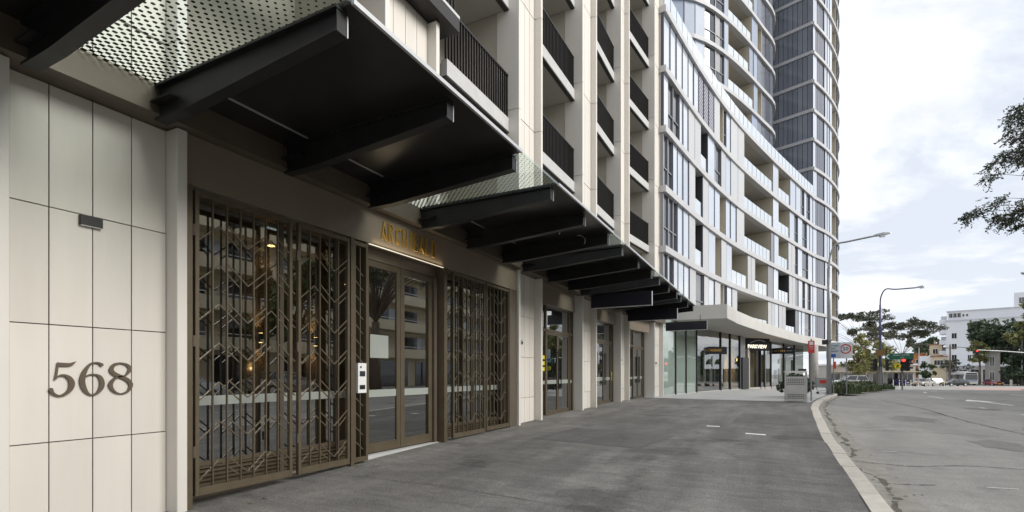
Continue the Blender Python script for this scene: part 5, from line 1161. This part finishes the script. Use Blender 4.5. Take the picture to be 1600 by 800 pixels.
gh = thing('stone_house', 'narrow grey stone house in front of the dark fig tree', 'building', (51.3, 159, -.95)); F = Frame((50.3, 158.5), (.962, -.27))
F.box(0, 2.6, 0, 9, -1.2, 6.6).build('wall', 'stone_wall', gh); F.box(-.25, 2.85, -.25, 9.2, 6.6, 7.1).build('cornice', 'stone_wall', gh); F.window(.8, 1.6, 3.4, 5.6, gh); F.window(.8, 1.6, -.2, 2.0, gh)
F.box(2.61, 22, 3, 9, -1.2, 3.2).build('garden_wall', 'dark_int', gh)  # added dark wall; its colour stands in for the shade below the fig
for i, (x, y) in enumerate(((51.2, 146.6), (52.4, 147.2), (53.3, 147.6))):
    b = thing('bollard', ['pale concrete bollard under the dark fig tree', 'slim dark bollard at the far kerb', 'slim dark bollard furthest right at the far kerb'][i], 'bollard', (x, y, -1.06), 'bollards at the far kerb')
    r = .22 if i == 0 else .1; MB().tube([(x, y, -1.1), (x, y, .15), (x, y, .28)], [r, r, r * .6], 10).build('post', 'kerb' if i == 0 else 'black_obj', b)
for i, (x, y) in enumerate(((19.3, 80.5), (20.2, 82), (21.6, 86), (22.6, 88.2), (24.0, 91), (25.6, 92.5), (28.3, 97))):
    b = thing('marker_post', 'pale slim post at the crossing, %s from the left' % ['first', 'second', 'third', 'fourth', 'fifth', 'sixth', 'seventh'][i], 'post', (x, y, rz(0, y)), 'pale posts along the crossing')
    z = rz(0, y); MB().tube([(x, y, z), (x, y, z + 1.05)], .045, 8).build('post', 'white_obj', b); MB().tube([(x, y, z + .72), (x, y, z + .88)], .05, 8).build('reflector', 'red' if i % 3 else 'yellow', b)
pp = thing('power_pole', 'dark timber power pole with crossarm before the white building', 'power pole', (44.2, 160, -.95)); MB().tube([(44.2, 160, -1), (44.2, 160, 8.8)], [.2, .14], 9).build('pole', 'bark', pp)
F = Frame((44.2, 160), (.891, .4535)); F.box(-1.4, 1.4, -.06, .06, 7.8, 7.95).build('crossarm', 'bark', pp)
for u in (-1.2, -.5, .5, 1.2): p = F.pt(u, 0, 7.95); MB().tube([p, (p[0], p[1], 8.2)], .05, 6).build('insulator', 'white_obj', pp)
pp2 = thing('power_pole', 'thin pole left of the cream house', 'power pole', (41.8, 178, -.95)); MB().tube([(41.8, 178, -1), (41.8, 178, 9.6)], [.16, .1], 8).build('pole', 'stone_wall', pp2); F = Frame((41.8, 178), (.891, .4535)); F.box(-1, 1, -.05, .05, 9, 9.12).build('crossarm', 'bark', pp2)
ma = thing('mast_signal', 'overhead traffic signal with a red light on a long mast arm at the right', 'traffic light', (45.6, 121.3, rz(0, 121)))
MB().tube([(45.6, 121.3, rz(0, 121)), (45.6, 121.3, 6.2)], [.16, .12], 10).build('post', 'galv', ma); MB().tube([(45.6, 121.3, 5.2), (41, 119.3, 5.6), (37.7, 117.6, 5.75)], [.1, .08, .06], 8).build('mast_arm', 'galv', ma); signal(ma, 37.6, 117.3, 4.75, (-.3, -1)); signal(ma, 45.3, 121.0, 1.6, (-.3, -1), False)
yl = thing('street_lamp', 'slim pale lamp pole at the right edge before the olive tree', 'street lamp', (54.4, 151, -.95)); MB().tube([(54.4, 151, -1), (54.4, 151, 12.6)], [.16, .09], 9).build('pole', 'galv', yl); MB().tube([(54.4, 151, 12.6), (53.4, 150.6, 13)], .06, 7).build('arm', 'galv', yl); MB().box(52.9, 53.5, 150.4, 150.7, 12.95, 13.1).build('lamp_head', 'galv', yl)
lamp(26.2, 55.5, 'street lamp outside the view whose head shows at the right edge', 8.9, 2.9, .3, (-1, -.45), 'blue_pole', .6)
rd = MB(); 
for (a, b) in (((17, 150), (40, 165)), ((40, 165), (140, 215))): pass
sheet([(24, 172), (44, 158), (60, 148), (140, 150), (140, 300), (24, 300)], .16, 'far_pavement', 'paving', kind='structure')
# far side of our street: only ever seen mirrored in the glass, built at its real place
sheet([(21.6, -60), (60, -60), (60, 76), (30.2, 76), (21.6, 48)], .13, 'far_footpath', 'paving', kind='structure')
ob = thing('office_building', 'beige building with banded balconies across the road, mirrored in the lobby glass', 'building', (31, 8, 0))
MB().box(31, 44, -32, 64, -1, 12.6).build('wall', 'beige_bldg', ob)
for k in range(4):
    z = 3.4 + k * 2.9
    MB().box(29.2, 30.99, -32, 64, z - .2, z).build('balcony', 'beige_bldg', ob); MB().box(29.2, 29.35, -32, 64, z + .003, z + .8).build('parapet', 'beige_bldg', ob); MB().box(29.22, 29.27, -32, 64, z + 1.0, z + 1.06).build('hand_rail', 'white_obj', ob)
    for j in range(19):
        y = -30 + j * 5; MB().box(30.95, 30.985, y, y + 3.3, z + .1, z + 2.3).build('window', 'dark_glass', ob); MB().box(30.94, 30.95, y + 3.35, y + 4.4, z + .1, z + 2.3).build('curtain_window', 'white_panel', ob) if (j + k) % 3 == 0 else None
for j in range(15): MB().box(30.94, 30.985, -30 + j * 6, -25.4 + j * 6, 0, 2.9).build('shop_window', 'dark_glass', ob)
MB().box(29.0, 29.15, -8, 2, 3.25, 4.1).build('sign_band', 'blue_sign', ob)
tree('leafy street tree across the road mirrored in the glass doors', 23.5, 11.5, rz(20, 11), 10, .3, ell(14, 3.6, 3.6, 3, 6.5, 1.4, 33), 'leaf_mid', 3000, .3, trunk_h=.4, group='street trees on the far side')
tree('second leafy street tree across the road, mirrored farther along', 23.5, 25, rz(20, 25), 9, .28, ell(14, 3.2, 3.2, 2.6, 6, 1.3, 34), 'leaf_mid', 3000, .3, trunk_h=.4, group='street trees on the far side')

for i, (y, o, w, z0, z1, m, nm) in enumerate(((34.6, -.25, 1.0, .5, 2.6, 'sign_blue_grey', 'poster'), (35.9, -.25, .5, .6, 3.0, 'white_obj', 'poster'), (37.2, -.25, .55, .6, 3.0, 'sign_white', 'poster'), (38.0, -.25, .25, .6, 3.0, 'stone_wall', 'poster'), (39.3, -.3, .8, .9, 2.7, 'white_obj', 'poster'), (41.4, -.3, .7, 1.4, 2.4, 'yellow', 'poster'), (49.2, -.4, .6, .7, 2.6, 'sign_white', 'poster'), (50.6, -.4, .5, .5, 1.6, 'orange_wall', 'poster'), (52.4, -.5, 1.1, 1.5, 2.4, 'sign_white', 'poster'), (54.2, -.5, .9, .6, 1.7, 'leaf_mid', 'poster'), (56.8, -.5, 1.4, 1.2, 2.9, 'white_obj', 'poster'), (60, -.5, 1.2, .8, 2.8, 'sign_blue_grey', 'poster'))):
    s0 = GL.sy(y); GL.pbox(MB(), s0 - w / 2, s0 + w / 2, o - .03, o, g(y) + z0, g(y) + z1).build('window_display', m, B2)
GL.pbox(MB(), GL.sy(49), GL.sy(61), -3.2, -3.0, .3, 3.6).build('shop_shelf', 'beige_room', B2)
GL.pbox(MB(), GL.sy(33.8), GL.sy(42.2), -2.6, -2.5, .3, 1.4).build('shop_counter', 'balc_wall', B2)

# leaf litter, grit and oil spots
q = random.Random(77); mb = MB()
for _ in range(420):
    if q.random() < .55: d_ = KERB.sy(q.uniform(4, 40)); x, y = KERB.at(d_, abs(q.gauss(0, .25)) + .02); z = rz(x, y) + .012
    elif q.random() < .5: y = q.uniform(3, 22); x = abs(q.gauss(0, .25)) + .02; z = pz(x, y) + .012
    else: x, y = q.uniform(.2, 6.2), q.uniform(3, 22); z = pz(x, y) + .012
    a = q.uniform(0, 6.28); l_ = q.uniform(.012, .035); u = Vector((math.cos(a), math.sin(a), q.uniform(-.2, .2))) * l_; v = Vector((-math.sin(a), math.cos(a), q.uniform(-.2, .2))) * l_ * .5; p = Vector((x, y, z))
    mb.add([p - u, p + v, p + u, p - v], [(0, 1, 2, 3)])
mb.build('leaf_litter', 'leaf_litter', kind='stuff', fix=False)
for x, y, r in ((9.6, 13.5, .5), (11.2, 16.5, .35), (9.2, 18.5, .6), (12.2, 24, .5), (10.6, 9.4, .3)):
    sheet([(x + r * q.uniform(.6, 1.1) * math.cos(k * .524), y + 1.6 * r * q.uniform(.6, 1.1) * math.sin(k * .524)) for k in range(12)], .004, 'oil_stain', 'asphalt_patch', kind='structure')
for k, (z, dx) in enumerate(((8.2, -1.2), (8.2, .5), (8.2, 1.2))):
    w = thing('overhead_wire', 'thin overhead wire running right from the timber power pole, ' + ['left end of the crossarm', 'middle of the crossarm', 'right end of the crossarm'][k], 'wire', (44.2 + dx, 160, z)); p0 = Vector((44.2 + dx * .89, 160 + dx * .45, z)); p1 = Vector((66 + dx, 148, 9.5))
    MB().tube([p0.lerp(p1, t / 8) + Vector((0, 0, -1.2 * (1 - (t / 4 - 1) ** 2))) for t in range(9)], .03, 4).build('strand', 'black_obj', w)

ts = thing('terrace_shops', 'low pale terrace of shops seen between the grey lamp post and the direction sign', 'building', (20, 128, -.95)); F = Frame((14.2, 112), (.5, .866))
F = Frame((15.5, 124), (.97, .24)); F.box(0, 16, 0, 8, -1.2, 3.3).build('wall', 'stone_wall', ts); F.box(-.3, 16.3, -.3, 8.2, 3.3, 3.6).build('parapet', 'wb_white', ts); F.box(0, 16, -2, -.02, 1.9, 2.05).build('awning', 'cream_wall', ts)
for k in range(6): F.window(.6 + k * 2.6, 2.5 + k * 2.6, -.6, 1.7, ts)
